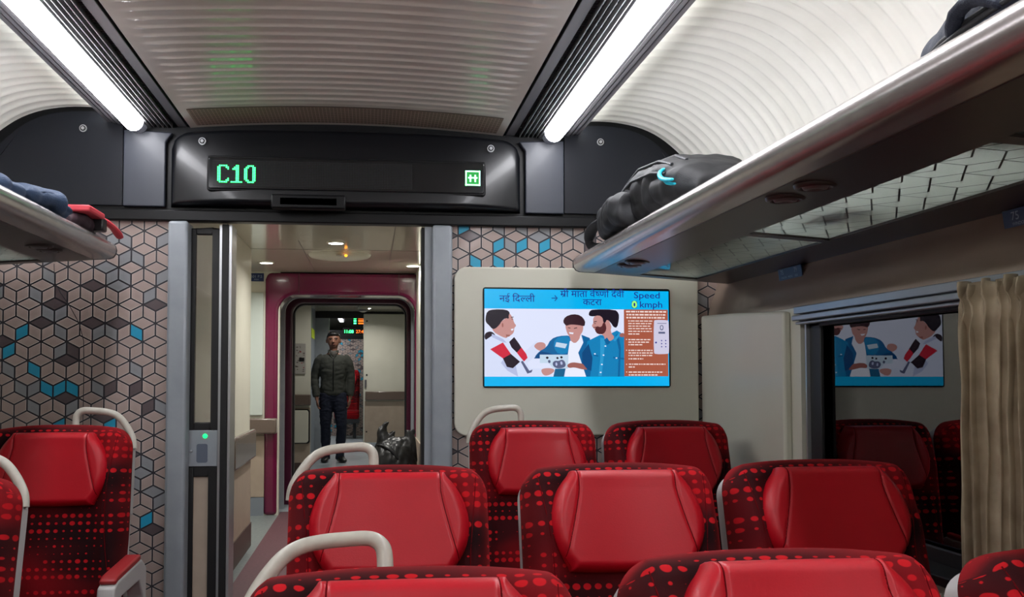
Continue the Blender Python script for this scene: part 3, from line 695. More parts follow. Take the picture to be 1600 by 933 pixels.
# ------------------------------------------------------------ luggage racks
def rack(sg):
    side = 'left' if sg < 0 else 'right'
    o = empty('luggage_rack', (sg * (0.885 if sg < 0 else 0.905), -0.13, 1.630 if sg < 0 else 1.603), 'grey overhead luggage rack with a glass underside along the %s wall' % side, 'luggage rack')
    X = lambda x: sg * (x - 0.93)
    Y0 = YB + 0.14; Y1 = 0.0
    zb = lambda x: 1.583 - 0.068 * (x - 0.93) - 1.60           # underside
    # front rail: rounded aluminium extrusion
    pr_ = [(1.00, 1.622), (0.955, 1.643), (0.935, 1.650), (0.915, 1.646), (0.901, 1.634), (0.896, 1.618), (0.899, 1.602), (0.908, 1.590), (0.922, 1.584), (0.945, 1.583), (1.00, 1.580)]
    b = MB(); b.extr([(X(x), z - 1.60) for x, z in pr_], 'y', Y0, Y1); b.build('front_rail', rack_m, o, bevel=0.004, angle=60)
    b = MB(); b.extr([(X(x), z - 1.60) for x, z in [(p[0], p[1]) for p in pr_]], 'y', Y1, Y1 + 0.012); b.build('rail_end_cap', dark_m, o)
    # solid part with the lamps, glass bays, rear strip
    b = MB(); b.extr([(X(0.98), zb(0.98)), (X(1.145), zb(1.145)), (X(1.145), zb(1.145) + 0.02), (X(0.98), zb(0.98) + 0.03)], 'y', Y0, Y1); b.build('lamp_board', rackb_m, o)
    b = MB(); b.extr([(X(1.375), zb(1.375)), (X(1.520), zb(1.520)), (X(1.520), zb(1.520) + 0.025), (X(1.375), zb(1.375) + 0.025)], 'y', Y0, Y1); b.build('rear_board', rackb_m, o)
    b = MB(); y = Y1
    bays = [(-0.055, -1.06), (-1.10, -2.10), (-2.14, -3.14), (-3.18, -4.2), (-4.24, -5.3)]
    b.extr([(X(1.14), zb(1.14)), (X(1.38), zb(1.38)), (X(1.38), zb(1.38) + 0.02), (X(1.14), zb(1.14) + 0.02)], 'y', -0.055, Y1); b.build('cross_rib', rackb_m, o)
    for a, c in zip(bays, bays[1:]): b = MB(); b.extr([(X(1.14), zb(1.14)), (X(1.38), zb(1.38)), (X(1.38), zb(1.38) + 0.02), (X(1.14), zb(1.14) + 0.02)], 'y', c[0], a[1]); b.build('cross_rib', rackb_m, o)
    for a, c in bays:
        g = MB(); g.extr([(X(1.14), zb(1.14) + 0.006), (X(1.38), zb(1.38) + 0.006), (X(1.38), zb(1.38) + 0.012), (X(1.14), zb(1.14) + 0.012)], 'y', c, a)
        go = g.build('glass_panel', rackglass_m, o, smooth=False)
        p = MB(); W, V, Rr = 0.11, 0.060, 0.032
        def seg_(x0, y0, x1, y1):
            d = Vector((x1 - x0, y1 - y0)); n_ = Vector((-d.y, d.x)).normalized() * 0.0020
            q = clip_poly([(x0 + n_.x, y0 + n_.y), (x1 + n_.x, y1 + n_.y), (x1 - n_.x, y1 - n_.y), (x0 - n_.x, y0 - n_.y)], 1.142, 1.378, c, a)
            if q: p.poly([(X(x_), y_, zb(x_) + 0.005) for x_, y_ in q])
        for i in range(-1, 5):
            for j in range(int((a - c) / 0.09) + 3):
                cy = c + j * W * 0.5 * 2; cx = 1.12 + i * (V + Rr); cyy = cy + (W / 2 if i % 2 else 0)
                seg_(cx, cyy, cx - V, cyy); seg_(cx, cyy, cx + Rr, cyy + W / 2); seg_(cx, cyy, cx + Rr, cyy - W / 2)
                seg_(cx + 2 * Rr, cyy, cx + Rr, cyy + W / 2); seg_(cx + 2 * Rr, cyy, cx + Rr, cyy - W / 2)
        p.build('printed_lines', mat('printed_line', (52, 58, 58), 0.5) if 'printed_line' not in MATS else MATS['printed_line'], go, smooth=False)
    for y in (-0.30, -0.40, -1.56, -1.70, -2.9, -3.04):
        xc = 1.035
        lm = MB()
        def lathe(prof):
            lm.grid(lambda u, v: (X(xc) + prof[int(round(v * (len(prof) - 1)))][0] * math.cos(2 * math.pi * u), y + prof[int(round(v * (len(prof) - 1)))][0] * math.sin(2 * math.pi * u), zb(xc) + prof[int(round(v * (len(prof) - 1)))][1]), 28, len(prof) - 1, None, True)
        lathe([(0.044, 0.002), (0.043, -0.004), (0.037, -0.007), (0.032, -0.006), (0.029, -0.001)])
        lo = lm.build('reading_lamp', rackb_m, o, angle=60)
        lm = MB(); lathe([(0.029, 0.0), (0.024, -0.008), (0.016, -0.010), (0.010, -0.006), (0.002, -0.005)]); lm.build('lamp_lens', seatgrey_m if sg > 9 else strip_m, lo, angle=60)
    return o
rack(-1); rack(1)
# blue seat number plates on the cove
def plate(yc, length, lines, label, zc_=1.526):
    o = empty('seat_number_plate', (1.487, yc, zc_), label, 'seat number plate')
    tilt = math.atan2(0.03, 0.012)
    o.rotation_euler = (0, -R(8), 0)
    b = MB(); b.box(-0.004, 0.0, -length / 2, length / 2, -0.020, 0.020); b.build('plate', plate_m, o, bevel=0.001)
    b = MB()
    for body, yy, zz, sz in lines: bm_text(b, body, sz, lambda a, c, yy=yy, zz=zz: (-0.0046, yy - a, zz + c), platet_m)
    b.build('lettering', platet_m, o, smooth=False)
    return o
plate(-0.70, 0.17, [('75', 0.065, 0.0, 0.022), ('79', -0.035, 0.0, 0.022), ('WINDOW', 0.066, -0.014, 0.009), ('MIDDLE', 0.012, -0.014, 0.009), ('AISLE', -0.036, -0.014, 0.009)], 'small blue seat number plate on the cove beneath the far end of the right rack')
plate(-1.845, 0.18, [('75', 0.062, -0.004, 0.026), ('WINDOW', 0.062, -0.016, 0.010), ('|', 0.012, -0.010, 0.03)], 'blue seat number plate above the curtain at the right edge of the picture')

# ------------------------------------------------------------ curtain
def curtain():
    b = MB()
    def fn(u, v):
        y = -1.715 - 0.80 * u; z = 1.385 - 0.82 * v
        ph = u * 22 * 2 * math.pi + 0.9 * math.sin(u * 23) + 0.25 * math.sin(v * 5 + u * 30)
        a = 0.016 + 0.006 * math.sin(u * 31)
        gather = 1 - 0.55 * math.exp(-((v - 0.075) / 0.03) ** 2)
        x = 1.402 + a * gather * math.sin(ph) + 0.006 * noise.noise(Vector((u * 12, v * 5, 0)))
        if v < 0.05: x += 0.006 * math.sin(u * 130 + v * 40)
        y += 0.010 * gather * math.sin(ph * 1.0 + 1.2) + 0.012 * (v - 0.1) * math.sin(u * 9)
        z += 0.006 * math.sin(ph * 0.5) * (1 - v)
        return (x - 1.40, y + 2.115, z)
    b.grid(fn, 420, 50)
    o = b.build('curtain', curtain_m, loc=(1.40, -2.115, 0.0), angle=85)
    md = o.modifiers.new('solid', 'SOLIDIFY'); md.thickness = 0.002
    return tag(o, 'beige velvet pleated curtain hanging in front of the window', 'curtain')
curtain()

# ------------------------------------------------------------ seats
HW, LB = 0.218, 0.585
def back_front(x, z):
    """how far the cloth front stands off the shell"""
    ax = abs(x)
    e = min(HWz(z) - ax, LB - z)
    r_ = 0.042; k = min(1, max(0, e / r_)); rd = math.sqrt(max(0, 1 - (1 - k) ** 2))
    s_ = min(1, max(0, (ax - 0.125) / 0.05)); s_ = s_ * s_ * (3 - 2 * s_)
    zz = min(1, max(0, (LB - 0.03 - z) / 0.12)); zl = min(1, max(0.0, z / 0.1))
    T = 0.066 + 0.030 * s_ * zz * (0.5 + 0.5 * zl) + 0.012 * math.sin(z * 9) * (1 - s_)
    groove = 0.005 * math.exp(-((ax - 0.178 - 0.012 * math.cos(z * 10)) / 0.004) ** 2)
    return rd * T - groove * rd
def HWz(z):
    rc = 0.062
    base = HW - 0.010 * max(0, (0.25 - z) / 0.25)
    if z > LB - rc: 
        q = (z - (LB - rc)) / rc; return base - 0.050 * (1 - math.sqrt(max(0, 1 - q ** 2.2)))
    return base
def make_seat(kind):
    """kind: 'handle' with grab handle, arm on one side (arm = -1 or +1)"""
    hand, arm = kind
    o = empty('train_seat', (0, 0, 0))
    hinge = (0, 0, 0.34)
    # backrest
    b = MB(); N1, N2 = 64, 70
    def fn(u, v):
        a = math.sin((u - 0.5) * math.pi); z = LB * math.sin(v * math.pi / 2) ; z = LB * (0.35 * v + 0.65 * math.sin(v * math.pi / 2)); hw = HWz(z)
        x = (0.45 * (2 * u - 1) + 0.55 * a) * hw
        tilt = 0.010 * max(0, 1 - abs(x) / 0.2) if z > LB - 0.001 else 0
        return (x, -back_front(x, z) + 0.0, z - 0.020 * (abs(x) / HW) ** 2.6 * min(1, z / LB))
    b.grid(fn, N1, N2)
    b.add([fn(i / N1, 1) for i in range(N1 + 1)] + [(p[0], 0.035, p[2] - 0.004) for p in (fn(i / N1, 1) for i in range(N1 + 1))], [(i, i + 1, N1 + 2 + i, N1 + 1 + i) for i in range(N1)])
    for uu in (0, 1):
        ed = [fn(uu, j / N2) for j in range(N2 + 1)]
        b.add(ed + [(p[0], 0.014, p[2]) for p in ed], [(j, j + 1, N2 + 2 + j, N2 + 1 + j) for j in range(N2)])
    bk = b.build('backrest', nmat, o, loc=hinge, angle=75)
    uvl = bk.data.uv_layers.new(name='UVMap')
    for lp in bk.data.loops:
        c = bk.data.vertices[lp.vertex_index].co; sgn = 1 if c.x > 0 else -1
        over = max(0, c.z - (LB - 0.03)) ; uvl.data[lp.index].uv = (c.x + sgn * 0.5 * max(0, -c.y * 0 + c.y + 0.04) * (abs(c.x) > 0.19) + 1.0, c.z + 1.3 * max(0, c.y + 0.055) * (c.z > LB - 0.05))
    # piping lines on the wings
    for sg in (-1, 1):
        p = MB(); pts = []
        for k in range(30):
            z = 0.05 + (LB - 0.075) * k / 29; ax = 0.180 + 0.013 * math.cos(z * 9.5)
            if ax > HWz(z) - 0.012: ax = HWz(z) - 0.012
            pts.append((sg * ax, -back_front(sg * ax, z) - 0.0006, z - 0.020 * (ax / HW) ** 2.6 * min(1, z / LB)))
        p.tube(pts, 0.0012, 6)
        p.build('wing_piping', seam_m, bk)
    # headrest pad
    HT, HB = LB - 0.030, LB - 0.250
    def hwid(v):
        P = [(0, 0.112), (0.1, 0.135), (0.25, 0.156), (0.45, 0.170), (0.62, 0.171), (0.78, 0.160), (0.9, 0.142), (1, 0.128)]
        for a, c in zip(P, P[1:]):
            if v <= c[0]:
                f = (v - a[0]) / (c[0] - a[0]); return a[1] + (c[1] - a[1]) * f
        return P[-1][1]
    hw_s = [0.0] * 61
    for k in range(61): hw_s[k] = sum(hwid(min(1, max(0, (k + d) / 60))) for d in (-4, -2, 0, 2, 4)) / 5
    def HWD(v): x = v * 60; i = min(int(x), 59); return hw_s[i] + (hw_s[i + 1] - hw_s[i]) * (x - i)
    def seam(v): return 0.106 + 0.004 * v + 0.042 * max(0, (v - 0.20) / 0.80) ** 1.2
    def hfn(u, v):
        s_ = 0.5 * (2 * u - 1) + 0.5 * math.sin((u - 0.5) * math.pi); vv = 0.5 * v + 0.5 * (0.5 - 0.5 * math.cos(v * math.pi))
        x = s_ * HWD(vv); z = HT + (HB - HT) * vv
        z += 0.006 * math.cos(math.pi * x / 0.3) * (1 if vv > 0.5 else 0.6) * (vv - 0.5) * -1.0
        e1 = (HWD(vv) - abs(x)) / 0.028; e2 = min(vv, 1 - vv) * 0.224 / 0.022
        k = min(1, e1, e2); rd = math.sqrt(max(0, 1 - (1 - max(0, k)) ** 2))
        sm = seam(vv); g = 0.0035 * math.exp(-((abs(x) - sm) / 0.0028) ** 2) if sm < HWD(vv) - 0.004 else 0
        bow = 0.014 * (vv - 0.2) if vv > 0.2 else 0.0
        dish = 0.010 * (1 - math.cos(min(1, abs(x) / 0.17) * math.pi)) / 2
        zz = z
        basey = 0.066
        y = -(basey + 0.004 + rd * (0.030 + bow * 0.6 + dish) - g)
        return (x, y, zz)
    h = MB(); h.grid(hfn, 96, 60)
    ring_ = [hfn(i / 96, 0) for i in range(97)] + [hfn(1, j / 60) for j in range(1, 61)] + [hfn(i / 96, 1) for i in range(95, -1, -1)] + [hfn(0, j / 60) for j in range(59, 0, -1)]
    n = len(ring_); h.add(ring_ + [(x, -0.050 if z < LB - 0.03 else -0.03, z) for x, y, z in ring_], [(i, (i + 1) % n, n + (i + 1) % n, n + i) for i in range(n)])
    ho = h.build('headrest', leather_m, o, loc=hinge, angle=70)
    for sg in (-1, 1):
        s2 = MB(); pts = []
        for k in range(40):
            v = 0.015 + 0.95 * k / 39; xx = min(seam(v), HWD(v) - 0.004); yy = -(0.066 + 0.004 + 0.0285)
            # follow the pad surface
            e1 = (HWD(v) - xx) / 0.028; e2 = min(v, 1 - v) * 0.224 / 0.022; q = min(1, e1, e2); rd = math.sqrt(max(0, 1 - (1 - max(0, q)) ** 2))
            bow = 0.014 * (v - 0.2) if v > 0.2 else 0; dish = 0.010 * (1 - math.cos(min(1, xx / 0.17) * math.pi)) / 2
            z = HT + (HB - HT) * v + 0.006 * math.cos(math.pi * xx / 0.3) * (1 if v > 0.5 else 0.6) * (v - 0.5) * -1.0
            pts.append((sg * xx, -(0.070 + rd * (0.030 + bow * 0.6 + dish) - 0.0028), z))
        s2.tube(pts, 0.0011, 6)
        s2.build('headrest_seam', seam_m, ho)
    # shells
    def outl(z0, z1, hw, rc):
        pts = [(-hw, z0), (hw, z0)]
        pts += [(hw - rc + rc * math.cos(R(a)), z1 - rc + rc * math.sin(R(a))) for a in range(0, 91, 10)] + [(-hw + rc - rc * math.sin(R(a)), z1 - rc + rc * math.cos(R(a))) for a in range(0, 91, 10)]
        return pts
    b = MB(); b.extr(outl(0.30, LB - 0.026, HW - 0.0005, 0.055), 'y', 0.006, 0.056); b.build('upper_shell', seatgrey_m, o, bevel=0.006, seg=3, loc=hinge)
    b = MB(); b.extr([(-HW + 0.004, 0.02), (HW - 0.004, 0.02), (HW - 0.004, 0.288), (-HW + 0.004, 0.288)], 'y', 0.002, 0.044); b.build('lower_shell', seatgrey_m, o, bevel=0.006, seg=3, loc=hinge)
    if hand:
        s_ = arm
        P = [(0.216, -0.075), (0.212, -0.045), (0.196, -0.012), (0.172, 0.020), (0.148, 0.036), (0.118, 0.043), (0.085, 0.046), (0.060, 0.047), (0.047, 0.044), (0.038, 0.036), (0.034, 0.024), (0.033, 0.0), (0.033, -0.06)]
        PP = [spline(P, k / 48) for k in range(49)]
        b = MB(); b.tube([(s_ * x, 0.028, LB + z) for x, z in PP], 0.0112, 12, sx=1.0); b.build('grab_handle', handle_m, o, loc=hinge, angle=70)
    # cushion
    b = MB(); b.box(-HW + 0.004, HW - 0.004, -0.46, -0.03, 0.255, 0.365); cu = b.build('seat_cushion', nmat, o, bevel=0.035, seg=5, smooth=True)
    uvl = cu.data.uv_layers.new(name='UVMap')
    for lp in cu.data.loops:
        c = cu.data.vertices[lp.vertex_index].co; uvl.data[lp.index].uv = (c.x + 3, c.y + 2 + c.z)
    b = MB(); b.box(-HW, HW, -0.44, 0.03, 0.20, 0.258); b.build('seat_pan', seatdark_m, o, bevel=0.01)
    b = MB(); b.box(-0.16, -0.11, -0.32, -0.02, 0.0, 0.205); b.build('leg', seatdark_m, o, bevel=0.008)
    b = MB(); b.box(0.11, 0.16, -0.32, -0.02, 0.0, 0.205); b.build('leg', seatdark_m, o, bevel=0.008)
    # armrest on the aisle side
    xa, wa = arm * 0.232, 0.011
    if hand: xa, wa = arm * 0.252, 0.024
    prof = [(0.00, 0.50), (-0.03, 0.515), (-0.30, 0.505), (-0.335, 0.495), (-0.345, 0.46), (-0.335, 0.30), (-0.30, 0.25), (-0.28, 0.30), (-0.285, 0.42), (-0.26, 0.455), (-0.06, 0.455), (-0.01, 0.40), (0.0, 0.25), (0.03, 0.25), (0.03, 0.48)]
    b = MB(); b.extr(prof, 'x', xa - wa, xa + wa); b.build('armrest', seatgrey_m, o, bevel=0.006, seg=3)
    b = MB(); b.extr([(-0.04, 0.514), (-0.295, 0.504), (-0.32, 0.500), (-0.325, 0.512), (-0.30, 0.522), (-0.04, 0.532)], 'x', xa - wa * 0.95, xa + wa * 0.95); b.build('arm_pad', padred_m, o, bevel=0.005, seg=3)
    return o
protos = {}
def place_seat(kind, x, y, rec, ztop, label, group):
    if kind not in protos:
        protos[kind] = make_seat(kind); s_ = protos[kind]
    else: s_ = copy_tree(protos[kind])
    s_.location = (x, y - 0.0, FZ)
    top = 0.34 + LB * math.cos(R(rec)) + 0.03 * math.sin(R(rec))
    s_.scale = (1, 1, (ztop - FZ) / top)
    for ch in [q for q in bpy.data.objects if q.parent == s_ and q.name.split('.')[0] in ('backrest', 'headrest', 'upper_shell', 'lower_shell', 'grab_handle')]:
        ch.rotation_euler = (-R(rec), 0, 0)
    tag(s_, label, 'train seat', group)
    return s_
def yroot(ytop, rec): return ytop - (LB * math.sin(R(rec)) - 0.06 * math.cos(R(rec)))
G1, G2, G3, G4 = 'red seats in the row nearest the camera', 'red seats in the middle row', 'red seats in front of the screen', 'red seats left of the aisle'
place_seat((1, -1), 0.140, yroot(-2.47, 22), 22, 0.936, 'red seat with a grab handle in the nearest row, at the bottom edge', G1)
place_seat((0, -1), 0.636, yroot(-2.47, 22), 22, 0.950, 'red seat in the nearest row at bottom right, without a handle', G1)
place_seat((0, -1), 1.128, yroot(-2.47, 22), 22, 0.946, 'red seat mostly cut off by the bottom right corner, below the curtain', G1)
place_seat((1, -1), 0.128, yroot(-1.64, 15), 15, 0.990, 'red seat with a grab handle in the middle row, in front of the doorway', G2)
place_seat((0, -1), 0.640, yroot(-1.64, 15), 15, 0.990, 'red seat in the middle of the middle row, below the lit screen', G2)
place_seat((0, -1), 1.112, yroot(-1.64, 15), 15, 0.993, 'red seat next to the dark window in the middle row', G2)
place_seat((1, -1), 0.645, yroot(-0.54, 7), 7, 1.030, 'red seat with a grab handle directly below the screen', G3)
place_seat((0, -1), 1.118, yroot(-0.54, 7), 7, 1.030, 'shaded red seat in the corner against the cream side panel', G3)
place_seat((1, 1), -0.885, yroot(-0.66, 7), 7, 1.030, 'red seat with an armrest against the cube wallpaper on the left', G4)
place_seat((1, 1), -0.884, yroot(-1.60, 13), 13, 0.975, 'red seat cut by the left edge, nearer than the one at the wallpaper', G4)

# ------------------------------------------------------------ luggage
def remeshed(mb, name, mt, parent=None, vox=0.01, smooth=6, loc=None, disp=None):
    o = mb.build(name, mt, None)
    r_ = o.modifiers.new('r', 'REMESH'); r_.mode = 'VOXEL'; r_.voxel_size = vox; r_.use_smooth_shade = True
    if smooth:
        s_ = o.modifiers.new('s', 'SMOOTH'); s_.iterations = smooth; s_.factor = 0.5
    dg = bpy.context.evaluated_depsgraph_get(); dg.update()
    me = bpy.data.meshes.new_from_object(o.evaluated_get(dg))
    o.modifiers.clear(); old = o.data; o.data = me; bpy.data.meshes.remove(old)
    me.materials.clear(); me.materials.append(mt)
    if disp:
        me.calc_loop_triangles(); nrm = [v.normal.copy() for v in me.vertices]
        for v, n in zip(me.vertices, nrm): v.co += n * disp(v.co)
    me.shade_smooth()
    if parent: o.parent = parent
    if loc: o.location = loc
    return o
def wr(sc_, amp, st=(1, 1, 1)):
    def f(c):
        p = Vector((c.x * st[0], c.y * st[1], c.z * st[2])) * sc_
        return amp * (abs(noise.noise(p)) * 2 - 0.5) + amp * 0.4 * noise.noise(p * 2.7)
    return f
# black backpack at the far end of the right rack
bp_ = empty('backpack', (1.075, -0.60, 1.655), 'black backpack with a bright cyan loop on the far end of the right rack', 'backpack')
RX = Matrix.Rotation(R(90), 3, 'X')
BS = [((0.0, 0.33, 0.035), 0.08, 0.030), ((0.0, 0.27, 0.060), 0.13, 0.055), ((0.01, 0.16, 0.080), 0.160, 0.075), ((0.02, 0.00, 0.100), 0.170, 0.096), ((0.01, -0.20, 0.108), 0.175, 0.103), ((0.0, -0.40, 0.098), 0.160, 0.090), ((-0.02, -0.56, 0.070), 0.125, 0.060), ((-0.02, -0.62, 0.045), 0.08, 0.035)]
b = MB(); b.loft([(c, a, q, RX) for c, a, q in BS], 28, None, 3.0)
FOLD = lambda c: 0.010 * (abs(noise.noise(Vector((c.x * 5 + c.y * 9, c.y * 5, c.z * 13)))) * 2 - 0.5) + 0.003 * noise.noise(c * 30)
remeshed(b, 'bag_body', bagblack_m, bp_, 0.007, 2, disp=FOLD)
def bag_ring(secs, ang, r_, off, y0, y1, n=24, pw=3.0):      # a ridge that follows the lofted bag at one angle round it
    pts = []
    for k in range(n):
        y = y0 + (y1 - y0) * k / (n - 1)
        for a_, c_ in zip(secs, secs[1:]):
            if c_[0][1] <= y <= a_[0][1]:
                f = (a_[0][1] - y) / (a_[0][1] - c_[0][1]); cx = a_[0][0] * (1 - f) + c_[0][0] * f; cz = a_[0][2] * (1 - f) + c_[0][2] * f
                rx = a_[1] * (1 - f) + c_[1] * f + off; rz = a_[2] * (1 - f) + c_[2] * f + off
                q = R(ang); ca, sa = math.cos(q), math.sin(q)
                pts.append((cx + math.copysign(abs(ca) ** (2 / pw), ca) * rx, y, cz + math.copysign(abs(sa) ** (2 / pw), sa) * rz)); break
    b = MB(); b.tube(pts, r_, 8); return b
for ang, nm in ((112, 'upper_zip'), (140, 'middle_zip'), (168, 'lower_zip')):
    bag_ring(BS, ang, 0.005, 0.0005, 0.26, -0.50).build(nm, bagmid_m, bp_)
b = MB(); b.loft([((-0.125, 0.22, 0.05), 0.035, 0.035, RX), ((-0.15, 0.12, 0.065), 0.05, 0.055, RX), ((-0.16, -0.04, 0.07), 0.055, 0.062, RX), ((-0.155, -0.18, 0.065), 0.045, 0.055, RX)], 20, None, 2.6)
remeshed(b, 'front_pocket', bagblack_m, bp_, 0.007, 2, disp=FOLD)
b = MB(); b.tube([(-0.13, 0.14, 0.095), (-0.150, 0.24, 0.095), (-0.158, 0.36, 0.085), (-0.150, 0.43, 0.060), (-0.145, 0.44, 0.030), (-0.13, 0.40, 0.012), (-0.10, 0.30, 0.010)], [0.010, 0.013, 0.015, 0.015, 0.014, 0.013, 0.012], 10, sx=1.7); b.build('shoulder_strap', bagblack_m, bp_, sub=1)
b = MB(); b.tube([(-0.06, 0.24, 0.10), (-0.07, 0.34, 0.088), (-0.06, 0.42, 0.060), (-0.05, 0.44, 0.030), (-0.03, 0.40, 0.014)], [0.010, 0.012, 0.013, 0.012, 0.010], 10, sx=1.8); b.build('shoulder_strap', bagmid_m, bp_, sub=1)
b = MB(); b.tube([(-0.120, -0.480, 0.122), (-0.150, -0.468, 0.128), (-0.166, -0.49, 0.104), (-0.172, -0.54, 0.078), (-0.168, -0.64, 0.060)], 0.0062, 8, sx=1.3); b.build('cyan_loop', cyan_m, bp_, sub=1)
b = MB(); b.tube([(-0.120, -0.485, 0.108), (-0.154, -0.500, 0.092), (-0.164, -0.55, 0.066), (-0.162, -0.64, 0.048)], 0.005, 8, sx=1.2); b.build('cyan_loop', cyan_m, bp_, sub=1)
# dark blue bag at the right edge
nb = empty('duffel_bag', (1.13, -2.36, 1.645), 'dark navy zipped bag on the right rack at the top right corner', 'bag')
RX = Matrix.Rotation(R(90), 3, 'X')
b = MB(); b.loft([((0.0, 0.20, 0.045), 0.09, 0.04, RX), ((0, 0.14, 0.062), 0.13, 0.058, RX), ((0, 0.02, 0.075), 0.155, 0.072, RX), ((0, -0.15, 0.09), 0.16, 0.088, RX), ((0, -0.32, 0.085), 0.15, 0.08, RX), ((0, -0.40, 0.06), 0.11, 0.05, RX)], 24, None, 2.5)
remeshed(b, 'bag_body', bagnavy_m, nb, 0.009, 4, disp=wr(11, 0.006))
for k_, zo in enumerate((0.05, 0.065)):
    b = MB(); b.tube([(-0.135 + 0.01 * k_, 0.15, zo - 0.015), (-0.160 + 0.01 * k_, 0.06, zo), (-0.168 + 0.01 * k_, -0.08, zo + 0.006), (-0.168 + 0.01 * k_, -0.25, zo + 0.01)], 0.005, 8); b.build('zip_band', bagblack_m, nb, sub=1)
b = MB(); b.tube([(-0.15, 0.02, 0.05), (-0.176, -0.02, 0.085), (-0.178, -0.08, 0.082), (-0.168, -0.12, 0.05)], 0.009, 8, sx=1.6); b.build('grab_loop', bagnavy_m, nb, sub=1)
# blue bag and the bag with coral strap on the left rack
lb = empty('blue_jacket', (-1.02, -0.72, 1.668), 'crumpled blue jacket on the left rack', 'jacket')
b = MB(); b.loft([((0.0, 0.19, 0.016), 0.09, 0.014, RX), ((0.03, 0.12, 0.032), 0.13, 0.029, RX), ((0.02, 0.02, 0.052), 0.14, 0.050, RX), ((0.0, -0.12, 0.040), 0.14, 0.037, RX), ((0.0, -0.3, 0.04), 0.13, 0.038, RX), ((0, -0.42, 0.03), 0.09, 0.028, RX)], 24, None, 2.2)
remeshed(b, 'jacket_body', bagblue_m, lb, 0.007, 1, disp=lambda c: 0.016 * (abs(noise.noise(Vector((c.x * 7 + c.y * 5, c.y * 11, c.z * 9)))) * 2 - 0.6))
b = MB(); b.tube([(0.12, 0.13, 0.030), (0.135, 0.05, 0.062), (0.125, -0.05, 0.070), (0.12, -0.16, 0.045)], 0.013, 8, sx=1.8); b.build('folded_sleeve', bagblue_m, lb, sub=1)
sb = empty('strapped_bag', (-0.985, -0.345, 1.668), 'small dark bag with coral red straps near the end of the left rack', 'bag')
b = MB(); b.loft([((0.0, 0.15, 0.028), 0.08, 0.025, RX), ((0.0, 0.06, 0.042), 0.11, 0.04, RX), ((0.0, -0.08, 0.045), 0.11, 0.043, RX), ((0.0, -0.16, 0.03), 0.09, 0.028, RX)], 20, None, 2.5)
remeshed(b, 'bag_body', mat('bag_plum', (48, 26, 36), 0.7), sb, 0.008, 3, disp=wr(14, 0.005))
b = MB(); b.box(0.045, 0.140, -0.14, 0.04, 0.062, 0.084); b.build('coral_strap', strap_m, sb, bevel=0.006)
b = MB(); b.tube([(0.118, 0.05, 0.070), (0.135, 0.11, 0.060), (0.145, 0.16, 0.045), (0.148, 0.22, 0.022)], [0.012, 0.010, 0.011, 0.014], 8, sx=1.5); b.build('coral_strap', strap_m, sb, sub=1)
b = MB(); b.box(0.090, 0.138, 0.02, 0.075, 0.022, 0.070); b.build('buckle', buckle_m, sb, bevel=0.006)

# things lying on the glass bays of the right rack, seen through it from below
rpch = empty('red_pouch', (1.22, -1.50, 1.612), 'small red and grey pouch seen through the glass of the right rack', 'pouch')
b = MB(); b.loft([((0, 0.11, 0.02), 0.03, 0.015, RX), ((0, 0.07, 0.03), 0.055, 0.027, RX), ((0, -0.07, 0.03), 0.058, 0.027, RX), ((0, -0.12, 0.02), 0.03, 0.015, RX)], 20, None, 2.6)
remeshed(b, 'pouch_body', mat('pouch_red', (170, 40, 50), 0.7), rpch, 0.007, 2); b = MB(); b.tube([(-0.05, 0.10, 0.006), (-0.055, 0.0, 0.006), (-0.05, -0.11, 0.006)], 0.005, 8); b.build('pouch_zip', bagmid_m, rpch)
# ------------------------------------------------------------ first vestibule
VZ = 2.0
# left wall: panel, bumper, lower panel, skirting
b = MB(); b.box(-0.76, -0.68, 0.16, 2.42, FZ, VZ, cream2_m); struct(b.build('wall_left', cream2_m, bevel=0.004))
b = MB(); b.box(-0.679, -0.672, 0.2, 2.42, 0.25, 0.70, beige_m); b.box(-0.679, -0.665, 0.2, 2.42, FZ, 0.25, base_m); struct(b.build('baseboard_left', beige_m))
b = MB(); b.box(0.45, 0.53, 0.10, 3.72, FZ, VZ, cream2_m); struct(b.build('wall_right', cream2_m))
b = MB(); b.box(0.440, 0.449, 0.12, 3.70, 0.25, 0.70, beige_m); b.box(0.435, 0.449, 0.12, 3.70, FZ, 0.25, base_m); struct(b.build('baseboard_right', beige_m))
def bumper(x0, x1, y0, y1, z0, z1, label):
    b = MB(); b.box(x0, x1, y0, y1, z0, z1); o = b.build('bumper_rail', brown_m, bevel=0.014, seg=3, loc=None); return tag(o, label, 'bumper rail')
bumper(-0.679, -0.640, 1.50, 2.44, 0.66, 0.84, 'glossy brown bumper rail on the left vestibule wall by the sliding door')
bumper(0.408, 0.439, 1.30, 2.10, 0.60, 0.80, 'brown bumper rail on the right vestibule wall next to the black bin bag')
b = MB(); b.box(-1.6, 0.55, 0.06, 3.72, VZ, VZ + 0.04); struct(b.build('ceiling', mat('vestibule_ceiling', (206, 200, 184), 0.16, coat=0.4)))
b = MB(); b.box(-0.35, -0.346, 2.0, 3.70, VZ - 0.001, VZ); b.box(0.22, 0.224, 0.3, 3.70, VZ - 0.001, VZ); b.box(-0.68, 0.45, 2.38, 2.384, VZ - 0.001, VZ); struct(b.build('trim_6', base_m))
